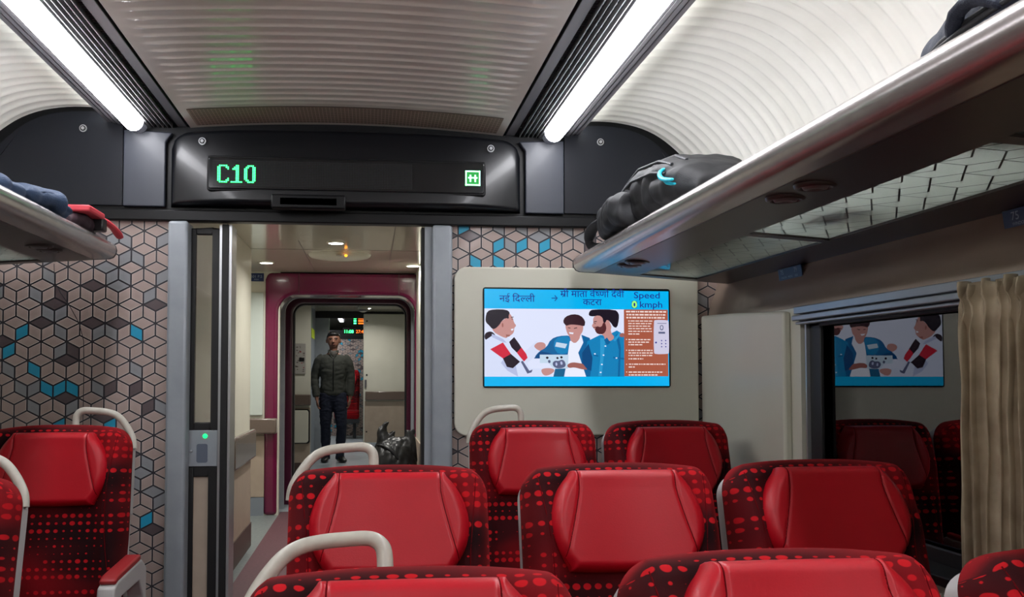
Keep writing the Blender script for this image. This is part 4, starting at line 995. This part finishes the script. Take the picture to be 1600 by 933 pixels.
# far wall of the vestibule left of the gangway
b = MB(); b.box(-1.3, -0.62, 3.72, 3.78, FZ, VZ, cream2_m); b.box(0.44, 0.56, 3.73, 3.80, FZ, VZ, cream2_m); b.box(-1.34, -1.30, 2.42, 3.78, FZ, VZ, cream2_m); b.box(-1.34, -0.76, 2.38, 2.42, FZ, VZ, cream2_m)
b.box(-1.30, -0.73, 3.700, 3.72, 0.245, 0.72, beige_m); b.box(-1.3, -0.73, 3.695, 3.72, FZ, 0.24, vgrey_m)
struct(b.build('wall_far', cream2_m))
b = MB(); b.extr(rrect(-0.93, -0.745, 0.875, 1.835, 0.01), 'y', 3.700, 3.714); o = b.build('inspection_panel', mat('pale_panel', (196, 206, 200), 0.4), bevel=0.004)
tag(o, 'tall pale inspection panel above the brown rail left of the magenta gangway arch', 'wall panel')
sg_ = empty('blue_sign', (-0.80, 3.712, 1.955), 'small dark blue sign with grey lettering high on the wall left of the magenta arch', 'sign')
b = MB(); b.box(-0.06, 0.055, -0.006, 0, -0.032, 0.032); b.build('sign_board', plate_m, sg_)
b = MB(); bm_text(b, '501 P.S', 0.03, lambda a, c: (-0.045 + a, -0.008, -0.004 + c), platet_m); bm_text(b, 'INDIA', 0.014, lambda a, c: (-0.02 + a, -0.008, -0.022 + c), platet_m); b.build('lettering', platet_m, sg_, smooth=False)
bumper(-1.10, -0.630, 3.620, 3.698, 0.735, 0.855, 'brown bumper rail across the foot of the magenta gangway arch')
bumper(0.455, 0.60, 3.620, 3.698, 0.735, 0.855, 'short brown bumper rail at the right foot of the magenta arch')
# magenta gangway arch and the inner frames
def arch(name, xo0, xo1, zo, xi0, xi1, zi, y0, y1, r_, mt, struct_=True, ro=0.0):
    out = [(xo0, FZ), (xo0, zo), (xo1, zo), (xo1, FZ)]
    inn = [(xi0, FZ)] + [(xi0 + r_ - r_ * math.cos(R(a)), zi - r_ + r_ * math.sin(R(a))) for a in range(0, 91, 9)] + [(xi1 - r_ + r_ * math.sin(R(a)), zi - r_ + r_ * math.cos(R(a))) for a in range(0, 91, 9)] + [(xi1, FZ)]
    b = MB(); n = len(inn)
    oo = []
    for (x, z) in inn:
        if x <= xi0 + 1e-6: oo.append((xo0, z))
        elif x >= xi1 - 1e-6: oo.append((xo1, z))
        elif x < xi0 + r_: 
            t = (x - xi0) / r_; oo.append((xo0, zi - r_ + (zo - zi + r_) * min(1, 2 * t)) if t < 0.5 else (xo0 + (xi0 + r_ - xo0) * (2 * t - 1), zo))
        elif x > xi1 - r_:
            t = (xi1 - x) / r_; oo.append((xo1, zi - r_ + (zo - zi + r_) * min(1, 2 * t)) if t < 0.5 else (xo1 - (xo1 - xi1 + r_) * (2 * t - 1), zo))
        else: oo.append((x, zo))
    V_ = [(x, y0, z) for x, z in inn] + [(x, y0, z) for x, z in oo] + [(x, y1, z) for x, z in inn] + [(x, y1, z) for x, z in oo]
    fs = []
    for i in range(n - 1):
        fs += [(i, i + 1, n + i + 1, n + i), (2 * n + i, 3 * n + i, 3 * n + i + 1, 2 * n + i + 1), (i, 2 * n + i, 2 * n + i + 1, i + 1), (n + i, n + i + 1, 3 * n + i + 1, 3 * n + i)]
    fs += [(0, n, 3 * n, 2 * n), (n - 1, 3 * n - 1, 4 * n - 1, 2 * n - 1)]
    b.add(V_, fs)
    o = b.build(name, mt, bevel=ro, seg=4)
    if struct_: struct(o)
    return o
arch('trim_7', -0.735, 0.515, VZ - 0.005, -0.630, 0.440, 1.82, 3.70, 3.95, 0.14, mag_m, ro=0.03)
b = MB(); b.box(-0.475, -0.470, 3.697, 3.705, 1.83, 1.99); b.box(0.31, 0.315, 3.697, 3.705, 1.83, 1.99); struct(b.build('trim_8', magd_m))
arch('trim_9', -0.75, 0.56, 2.0, -0.610, 0.425, 1.825, 4.05, 4.10, 0.12, post_m)
b = MB(); b.box(-0.80, -0.76, 3.8, 4.6, FZ, 2.0); b.box(0.58, 0.62, 3.8, 4.6, FZ, 2.0); b.box(-0.8, 0.62, 3.8, 4.6, 2.0, 2.04); struct(b.build('wall_gangway', dark_m))
arch('trim_10', -0.75, 0.56, 2.0, -0.572, 0.398, 1.805, 4.30, 4.42, 0.10, magd_m, ro=0.012)
arch('trim_11', -0.75, 0.56, 2.0, -0.560, 0.388, 1.795, 4.42, 4.50, 0.09, dark_m)

# downlights
def downlight(x, y, z, label, power=1.0, r_=0.045):
    o = empty('downlight', (x, y, z), label, 'downlight', 'round ceiling downlights of the vestibules')
    b = MB(); prof = [(r_ + 0.012, 0.0), (r_ + 0.010, -0.006), (r_, -0.007), (r_ - 0.003, 0.0)]
    b.grid(lambda u, v: (prof[int(round(v * 3))][0] * math.cos(2 * math.pi * u), prof[int(round(v * 3))][0] * math.sin(2 * math.pi * u), prof[int(round(v * 3))][1]), 28, 3, None, True); b.build('trim_ring', cream2_m, o)
    b = MB(); b.extr([((r_ - 0.002) * math.cos(R(a)), (r_ - 0.002) * math.sin(R(a))) for a in range(0, 360, 15)], 'z', -0.006, -0.001); b.build('lens', spot_m, o)
    ld = bpy.data.lights.new('downlight_glow', 'AREA'); ld.shape = 'DISK'; ld.size = r_ * 2; ld.energy = SPOT_POWER * power; ld.color = (1, 0.97, 0.92); ld.spread = R(150)
    lo = bpy.data.objects.new('downlight_glow', ld); col.objects.link(lo); lo.parent = o; lo.location = (0, 0, -0.010)
    return o
downlight(-0.125, 2.05, VZ, 'round downlight nearest the doorway in the vestibule ceiling', 1.6)
downlight(-0.66, 3.10, VZ, 'round downlight at the left of the vestibule ceiling, by the blue sign', 1.2)
downlight(0.40, 3.18, VZ, 'round downlight at the right edge of the vestibule ceiling', 1.0)
b = MB()
prof = [(0.21, 0.0), (0.205, -0.012), (0.19, -0.022), (0.15, -0.030), (0.08, -0.034), (0.002, -0.035)]
b.grid(lambda u, v: (prof[int(round(v * 5))][0] * math.cos(2 * math.pi * u), prof[int(round(v * 5))][0] * math.sin(2 * math.pi * u) * 0.8, prof[int(round(v * 5))][1]), 36, 5, None, True)
sd = empty('smoke_detector', (-0.12, 2.62, VZ), 'wide shallow round smoke detector on the vestibule ceiling with an amber lamp', 'smoke detector')
b.build('detector_cover', cream2_m, sd)
b = MB(); b.ball((0.045, -0.17, -0.028), 0.010, 0.008, 0.008); b.ball((-0.0, -0.17, -0.026), 0.02, 0.01, 0.007, mt=notice_m); b.build('amber_lamp', mat('amber', (255, 170, 40), 0.4, emit=(255, 150, 30), es=4), sd)

# black bin bag
gb = empty('bin_bag', (0.262, 2.95, FZ), 'large black plastic bin bag with two gathered tops in the vestibule', 'bin bag')
b = MB(); b.loft([((0, 0, 0.0), 0.14, 0.13), ((0, 0, 0.03), 0.165, 0.16), ((0, 0, 0.25), 0.172, 0.175), ((-0.005, 0, 0.44), 0.165, 0.16), ((-0.01, 0, 0.53), 0.150, 0.13), ((-0.005, 0, 0.59), 0.135, 0.10), ((0.0, 0, 0.63), 0.105, 0.06), ((0.01, 0, 0.65), 0.06, 0.03)], 30)
b.loft([((-0.055, 0, 0.50), 0.085, 0.08), ((-0.065, 0, 0.60), 0.060, 0.06), ((-0.080, 0, 0.655), 0.046, 0.040), ((-0.092, 0.0, 0.69), 0.034, 0.026), ((-0.084, 0, 0.72), 0.026, 0.018), ((-0.060, 0, 0.745), 0.022, 0.012), ((-0.045, 0, 0.76), 0.010, 0.008)], 18)
b.loft([((-0.035, 0, 0.64), 0.034, 0.03), ((-0.020, 0, 0.675), 0.022, 0.018), ((-0.004, 0, 0.690), 0.010, 0.008)], 14)
b.loft([((0.085, 0, 0.48), 0.075, 0.08), ((0.105, 0, 0.58), 0.052, 0.05), ((0.110, 0, 0.64), 0.040, 0.030), ((0.105, 0, 0.68), 0.030, 0.018), ((0.095, 0, 0.700), 0.014, 0.010)], 16)
b.loft([((0.11, 0, 0.63), 0.018, 0.012), ((0.128, 0, 0.68), 0.024, 0.009), ((0.135, 0, 0.71), 0.010, 0.006)], 12)
remeshed(b, 'bag_sack', binbag_m, gb, 0.007, 1, disp=lambda c: 0.020 * (abs(noise.noise(Vector((c.x * 14, c.y * 14, c.z * 3.5 + 3)))) - 0.22) * min(1, max(0.25, (c.z - 0.1) * 2.2)) * (0.4 if c.z > 0.63 else 1) + 0.006 * noise.noise(Vector((c.x * 40, c.y * 40, c.z * 18))))
b = MB(); b.tube([(-0.13, -0.03, 0.60), (-0.09, -0.075, 0.60), (-0.05, -0.095, 0.585), (0.0, -0.115, 0.545), (0.03, -0.13, 0.49)], [0.008, 0.013, 0.016, 0.014, 0.008], 10, sx=1.5); b.build('tied_handle', binbag_m, gb, sub=1)

# ------------------------------------------------------------ second vestibule
VZ2 = 2.12
b = MB(); b.box(-1.3, 1.3, 4.55, 10.0, VZ2, VZ2 + 0.04); struct(b.build('ceiling', MATS['vestibule_ceiling']))
b = MB(); b.box(-1.3, -0.553, 6.5, 6.56, FZ, VZ2, cream2_m); b.box(-1.3, -0.553, 6.49, 6.5, 0.25, 0.84, beige_m); b.box(-1.3, -0.553, 6.485, 6.5, FZ, 0.25, base_m); struct(b.build('wall_left', cream2_m))
b = MB(); b.box(-1.3, -0.545, 6.43, 6.485, 0.865, 0.985); o = b.build('bumper_rail', brown_m, bevel=0.012, seg=3); tag(o, 'brown bumper rail below the grey notice plate beyond the gangway', 'bumper rail')
b = MB(); b.box(-0.74, -0.70, 6.57, 9.85, FZ, VZ2, vgrey_m); struct(b.build('wall_left', vgrey_m))
b = MB(); b.box(0.95, 1.0, 4.55, 9.95, FZ, VZ2, cream2_m); b.box(-1.34, -1.3, 4.55, 6.5, FZ, VZ2, cream2_m); struct(b.build('wall_right', cream2_m))
# notice plate, flap seat and sticker
nt_ = empty('notice_plate', (-0.665, 6.492, 1.37), 'grey notice plate with small red and dark marks on the cream wall beyond the gangway', 'notice')
b = MB(); b.box(-0.085, 0.06, -0.008, 0, -0.165, 0.165); b.build('plate', notice_m, nt_, bevel=0.003)
b = MB(); rr = random.Random(5)
for k in range(26):
    x = rr.uniform(-0.075, 0.035); z = rr.uniform(-0.15, 0.145); b.box(x, x + rr.uniform(0.008, 0.022), -0.0095, -0.008, z, z + rr.uniform(0.004, 0.010), rr.choice((base_m, base_m, padred_m)))
b.box(-0.01, 0.045, -0.011, -0.008, -0.03, 0.01, dark_m); b.build('printed_marks', base_m, nt_, smooth=False)
fl = empty('folding_flap', (-0.655, 6.488, 0.64), 'white folded flap with rounded corners under the bumper rail beyond the gangway', 'flap')
b = MB(); b.extr(rrect(-0.085, 0.085, -0.175, 0.175, 0.03), 'y', -0.035, -0.004); b.build('flap', cream2_m, fl, bevel=0.006)
b = MB(); b.extr(rrect(-0.095, 0.100, -0.185, 0.185, 0.03), 'y', -0.008, 0.0); b.build('flap_frame', dark_m, fl)
b = MB(); b.box(-0.700, -0.694, 8.9, 9.6, 1.70, 1.83); tag(b.build('warning_sticker', yellow_m), 'small yellow-green sticker on the grey door left of the standing person', 'sticker')
# partition with door leaf, and the opening to the next coach
b = MB(); b.box(-0.72, -0.50, 9.85, 9.95, FZ, 2.02, post_m); b.box(-1.3, 1.3, 9.85, 9.95, 2.02, VZ2, dark_m); b.box(0.60, 1.3, 9.90, 9.95, FZ, 2.02, cream2_m); struct(b.build('wall_partition', post_m))
pl = empty('door_2', (0.31, 9.84, FZ)); pl['kind'] = 'structure'
b = MB(); b.box(-0.32, 0.34, 0, 0.05, 0.12, 1.985, cream2_m); b.build('door_leaf', mat('door_pale', (196, 206, 210), 0.4), pl, bevel=0.01)
b = MB(); b.box(-0.30, 0.34, -0.006, 0.0, 0.13, 0.72); b.build('lower_panel', beige_m, pl, bevel=0.003)
b = MB(); b.box(-0.29, 0.34, -0.05, -0.002, 0.735, 0.86); b.build('bumper', brown_m, pl, bevel=0.01)
b = MB(); b.box(-0.30, -0.27, -0.02, -0.002, 0.92, 1.03); b.build('door_handle', strip_m, pl, bevel=0.006)
b = MB(); [b.ball((-0.27, -0.004, z), 0.012, 0.008, 0.012) for z in (0.28, 1.10, 1.88)]; b.build('hinge_screws', dark_m, pl)
downlight(-0.09, 5.9, VZ2, 'round downlight just beyond the gangway arch', 0.8)
downlight(-0.21, 7.75, VZ2, 'round downlight above the standing person', 0.7)
downlight(0.05, 9.2, VZ2, 'round downlight farthest back, beside the camera dome', 1.0)
dm = empty('dome_camera', (-0.01, 8.9, VZ2), 'small white dome camera on the ceiling beyond the standing person', 'dome camera')
b = MB(); b.ball((0, 0, -0.03), 0.07, 0.07, 0.05); b.build('dome', cream2_m, dm); b = MB(); b.tube([(0.06 * math.cos(R(a)), 0.06 * math.sin(R(a)), -0.052) for a in range(0, 360, 30)], 0.012, 8, closed=True); b.build('dome_ring', strip_m, dm)

# ------------------------------------------------------------ next coach, seen through the far opening
b = MB(); b.box(-1.5, 1.5, 9.96, 20, 2.30, 2.34, vault_m); b.box(-1.54, -1.5, 9.96, 20, FZ, 2.34, cream2_m); b.box(1.5, 1.54, 9.96, 20, FZ, 2.34, cream2_m); b.box(-1.5, 1.5, 20, 20.05, FZ, 2.34, rim_m)
struct(b.build('wall_next_coach', vault_m))
b = MB(); b.box(-1.5, -0.62, 13.4, 13.44, FZ, 1.86, wp_grout)
def wp2(x0, x1):
    t_ = MB(); wallpaper(t_, x0, x1, FZ, 1.86, 21); b.add([(x, 13.398 + y, z) for x, y, z in t_.v], [], wp_beige)
    k = len(b.v) - len(t_.v)
    for f, mi in zip(t_.f, t_.mi): b.f.append(tuple(k + a for a in f)); b.mi.append(b.m(t_.mats[mi]))
wp2(-1.5, 0.0)
b.box(-0.62, 0.0, 13.40, 13.44, FZ, 1.86, wp_grout); b.box(-1.5, 1.5, 13.38, 13.44, 1.86, 2.02, rim_m)
struct(b.build('wall_next_end', wp_grout, smooth=False))
o = empty('far_light', (-0.42, 11.6, 2.16), 'short white strip light in the next coach above the person', 'ceiling light')
b = MB(); b.box(-0.03, 0.03, -1.5, 1.5, -0.01, 0.02); b.build('light_tube', mat('far_tube', (255, 255, 255), 0.5, emit=(245, 250, 255), es=8), o); b = MB(); b.box(-0.06, 0.06, -1.55, 1.55, 0.012, 0.05); b.build('housing', strip_m, o)
o = empty('far_led_sign', (-0.17, 12.0, 1.93), 'tiny LED sign with green and orange characters in the next coach', 'LED sign')
b = MB(); b.box(-0.20, 0.20, 0, 0.05, -0.06, 0.06); b.build('sign_box', rim_m, o)
b = MB(); bm_text(b, '11:08', 0.075, lambda a, c: (-0.17 + a, -0.003, -0.026 + c), ledon_m); bm_text(b, '27:40', 0.075, lambda a, c: (0.02 + a, -0.003, -0.026 + c), ledor_m); b.build('characters', ledon_m, o, smooth=False)
o = empty('far_information_sign', (-0.08, 11.0, 2.05), 'small square LED panel with green and orange bars above the far sign', 'LED sign')
b = MB(); b.box(-0.11, 0.10, 0, 0.04, -0.075, 0.075); b.build('sign_box', rim_m, o)
b = MB()
for i, z in enumerate((-0.05, -0.012, 0.026)):
    b.box(-0.09, -0.05, -0.004, 0, z, z + 0.022, ledon_m); b.box(-0.02, 0.07, -0.004, 0, z, z + 0.022, ledor_m)
b.build('characters', ledor_m, o, smooth=False)
# red seats of the next coach (kept small: seen through the narrow opening)
for x, y, z_, lab in ((-0.31, 12.9, 1.2, 'small red seat in the next coach just right of the person'),):
    s_ = copy_tree(protos[(0, -1)]); s_.location = (x, y, FZ); s_.scale = (1.0, 1.0, 1.35); tag(s_, lab, 'train seat')
for y in (11.2, 12.9):
    ld = bpy.data.lights.new('coach_light', 'AREA'); ld.shape = 'RECTANGLE'; ld.size = 0.15; ld.size_y = 1.2; ld.energy = 9; lo = bpy.data.objects.new('coach_light', ld); col.objects.link(lo); lo.location = (-0.75, y, 2.2)

# ------------------------------------------------------------ standing person
pz = empty('person', (-0.375, 8.2, FZ), 'standing person in an olive zip jacket and dark jeans facing the camera', 'person')
def limb(b, pts, rs, seg=14, sx=1.0): b.tube(pts, rs, seg, sx=sx)
def chain(P, n=6):
    out = []; m_ = len(P) - 1
    for k in range(m_ * n + 1):
        t = k / (m_ * n); x = t * m_; i = min(int(x), m_ - 1); f = x - i
        p0, p1, p2, p3 = P[max(i - 1, 0)], P[i], P[i + 1], P[min(i + 2, m_)]
        out.append([0.5 * (2 * p1[c] + (p2[c] - p0[c]) * f + (2 * p0[c] - 5 * p1[c] + 4 * p2[c] - p3[c]) * f * f + (3 * p1[c] - p0[c] - 3 * p2[c] + p3[c]) * f ** 3) for c in range(4)])
    return [p[:3] for p in out], [max(p[3], 0.003) for p in out]
ARML = [(-0.118, 0.0, 1.318, 0.046), (-0.180, 0.003, 1.262, 0.050), (-0.222, 0.02, 1.12, 0.043), (-0.232, 0.015, 1.03, 0.038), (-0.222, -0.02, 0.92, 0.034), (-0.205, -0.05, 0.82, 0.027), (-0.198, -0.06, 0.785, 0.024)]
ARMR = [(0.118, 0.0, 1.318, 0.046), (0.178, 0.003, 1.262, 0.050), (0.215, 0.02, 1.12, 0.043), (0.222, 0.015, 1.03, 0.038), (0.218, 0.0, 0.92, 0.034), (0.212, -0.02, 0.83, 0.027), (0.210, -0.025, 0.795, 0.024)]
LEGL = [(-0.075, 0.0, 0.86, 0.088), (-0.085, -0.005, 0.70, 0.080), (-0.092, -0.012, 0.50, 0.060), (-0.092, -0.005, 0.42, 0.052), (-0.090, 0.015, 0.28, 0.052), (-0.090, 0.02, 0.13, 0.036), (-0.090, 0.02, 0.07, 0.034)]
LEGR = [(0.075, 0.0, 0.86, 0.088), (0.090, -0.02, 0.70, 0.080), (0.105, -0.045, 0.50, 0.060), (0.110, -0.045, 0.42, 0.052), (0.100, -0.02, 0.28, 0.052), (0.090, -0.01, 0.13, 0.036), (0.088, -0.01, 0.07, 0.034)]
TOR = [((0, 0.0, 0.78), 0.10, 0.075), ((0, 0.0, 0.84), 0.145, 0.095), ((0, 0.0, 0.92), 0.142, 0.092), ((0, 0, 1.02), 0.135, 0.088), ((0, -0.003, 1.14), 0.150, 0.098), ((0, 0, 1.25), 0.160, 0.100), ((0, 0.0, 1.315), 0.150, 0.085), ((0, 0.005, 1.355), 0.10, 0.062), ((0, 0.005, 1.385), 0.055, 0.05)]
def grow(T, d): return [(c, a + d, q + d) for c, a, q in T]
def growc(P, d): return [(x, y, z, r_ + d) for x, y, z, r_ in P]
b = MB()
b.loft(TOR, 24, None, 2.3)
for A in (ARML, ARMR, LEGL, LEGR):
    p, r_ = chain(A); limb(b, p, r_)
b.tube([(0, 0.01, 1.33), (0, 0.005, 1.42), (0, 0.0, 1.46)], [0.055, 0.049, 0.05], 16)
# head: skull, jaw, nose, ears
b.ball((0, 0.005, 1.545), 0.072, 0.088, 0.092, 24, 16); b.loft([((0, -0.02, 1.435), 0.026, 0.028), ((0, -0.022, 1.445), 0.036, 0.040), ((0, -0.018, 1.475), 0.054, 0.058), ((0, -0.01, 1.52), 0.066, 0.075), ((0, 0, 1.56), 0.070, 0.080)], 20)
b.loft([((0, -0.085, 1.502), 0.013, 0.012), ((0, -0.098, 1.510), 0.015, 0.014), ((0, -0.090, 1.530), 0.009, 0.012), ((0, -0.080, 1.553), 0.007, 0.008)], 10)
for s_ in (-1, 1): b.ball((s_ * 0.074, 0.01, 1.525), 0.010, 0.018, 0.030, 10, 8)
# hands: palm, four fingers, thumb
for s_, H in ((-1, ARML[-1]), (1, ARMR[-1])):
    hx, hy, hz = H[:3]
    b.loft([((hx, hy, hz + 0.01), 0.018, 0.024), ((hx - s_ * 0.002, hy - 0.004, hz - 0.02), 0.016, 0.034), ((hx - s_ * 0.006, hy - 0.008, hz - 0.06), 0.015, 0.038), ((hx - s_ * 0.008, hy - 0.008, hz - 0.075), 0.013, 0.036)], 14)
    for k, (dy, ln) in enumerate(((-0.030, 0.050), (-0.011, 0.058), (0.009, 0.054), (0.027, 0.042))):
        a = (hx - s_ * 0.008, hy - 0.008 + dy, hz - 0.072)
        b.tube([a, (a[0] - s_ * 0.006, a[1] - 0.002, a[2] - ln * 0.45), (a[0] - s_ * 0.022, a[1] - 0.003, a[2] - ln * 0.75), (a[0] - s_ * 0.036, a[1] - 0.003, a[2] - ln * 0.72)], [0.0092, 0.0086, 0.008, 0.007], 8)
    b.tube([(hx - s_ * 0.002, hy - 0.030, hz - 0.018), (hx - s_ * 0.012, hy - 0.050, hz - 0.042), (hx - s_ * 0.020, hy - 0.054, hz - 0.066), (hx - s_ * 0.024, hy - 0.050, hz - 0.080)], [0.012, 0.011, 0.0095, 0.008], 8)
bd = remeshed(b, 'body', skin_m, pz, 0.0055, 4)
for v in bd.data.vertices:
    if v.co.z > 1.43: v.co.x *= 1 + 0.17 * min(1, (v.co.z - 1.43) / 0.04)
# jacket
b = MB(); b.loft([((0, 0, 0.835), 0.152, 0.104)] + grow([t_ for t_ in TOR if 0.84 < t_[0][2] < 1.36], 0.020), 28, None, 2.3)
for A in (ARML, ARMR):
    p, r_ = chain(growc(A[:6], 0.016)); limb(b, p, r_)
b.loft([((0, 0.012, 1.34), 0.088, 0.070), ((0, 0.014, 1.375), 0.070, 0.062), ((0, 0.018, 1.412), 0.066, 0.060)], 20)
remeshed(b, 'jacket', jacket_m, pz, 0.008, 5, disp=wr(9, 0.006, (1, 1, 1.6)))
b = MB(); b.tube([(0.004, -0.100, 0.85), (0.004, -0.116, 0.95), (0.004, -0.116, 1.05), (0.004, -0.122, 1.14), (0.004, -0.122, 1.23), (0.004, -0.108, 1.30), (0.004, -0.086, 1.335)], 0.004, 8, sx=1.3); b.build('zip', rim_m, pz)
b = MB(); b.poly([(0.004, -0.104, 1.305), (-0.040, -0.075, 1.385), (-0.030, -0.062, 1.41), (0.0, -0.062, 1.40), (0.030, -0.062, 1.41), (0.040, -0.075, 1.385)]); o = b.build('shirt_front', shirt_m, pz); md = o.modifiers.new('s', 'SOLIDIFY'); md.thickness = 0.006
for s_ in (-1, 1):
    b = MB(); b.tube([(s_ * 0.006, -0.108, 1.302), (s_ * 0.034, -0.092, 1.345), (s_ * 0.056, -0.066, 1.390), (s_ * 0.066, -0.02, 1.415)], [0.008, 0.012, 0.012, 0.010], 10, sx=0.6); b.build('collar', jacket_m, pz, sub=1)
# jeans
b = MB(); b.loft([((0, 0, 0.72), 0.02, 0.02), ((0, 0, 0.76), 0.13, 0.088), ((0, 0, 0.82), 0.150, 0.100), ((0, 0, 0.90), 0.148, 0.096)], 24, None, 2.4)
for A in (LEGL, LEGR):
    p, r_ = chain(growc(A, 0.012)); limb(b, p, r_, sx=1.0)
    b.tube([A[-2][:3], (A[-1][0], A[-1][1], 0.035)], [0.052, 0.060], 14)
remeshed(b, 'jeans', jeans_m, pz, 0.008, 4, disp=wr(14, 0.005, (1, 1, 1.8)))
# hair, face
b = MB(); b.ball((0, 0.016, 1.562), 0.077, 0.088, 0.088, 28, 18); b.ball((0, -0.045, 1.612), 0.062, 0.045, 0.030, 20, 12); b.v = [(x * 1.16, y if not (z < 1.578 and y < -0.02) else -0.02 + (y + 0.02) * 0.15, max(z, 1.49 + max(0, -y) * 0.6)) for x, y, z in b.v]
remeshed(b, 'hair', hair_m, pz, 0.007, 2, disp=lambda c: 0.003 * noise.noise(c * 60))
for s_ in (-1, 1):
    b = MB(); b.ball((s_ * 0.032, -0.0775, 1.541), 0.011, 0.006, 0.0055, 12, 8); b.build('eye', eye_m, pz)
    b = MB(); b.tube([(s_ * 0.012, -0.086, 1.558), (s_ * 0.034, -0.083, 1.564), (s_ * 0.055, -0.070, 1.557)], 0.0036, 8); b.build('eyebrow', hair_m, pz)
b = MB(); b.tube([(-0.024, -0.074, 1.479), (0, -0.084, 1.481), (0.024, -0.074, 1.479)], [0.003, 0.006, 0.003], 8); b.build('lips', lip_m, pz)
# shoes
for s_, A in ((-1, LEGL), (1, LEGR)):
    x, y = A[-1][0], A[-1][1]; rot = Matrix.Rotation(R(90), 3, 'X')
    dx = s_ * 0.35 if s_ > 0 else -0.10
    b = MB(); b.loft([((x + dx * -0.07, y + 0.07, 0.040), 0.034, 0.036, rot), ((x, y + 0.02, 0.048), 0.042, 0.045, rot), ((x + dx * 0.06, y - 0.06, 0.040), 0.045, 0.036, rot), ((x + dx * 0.14, y - 0.13, 0.030), 0.046, 0.026, rot), ((x + dx * 0.18, y - 0.175, 0.022), 0.030, 0.018, rot)], 18, None, 2.6)
    b.build('shoe', shoe_m, pz, sub=1)
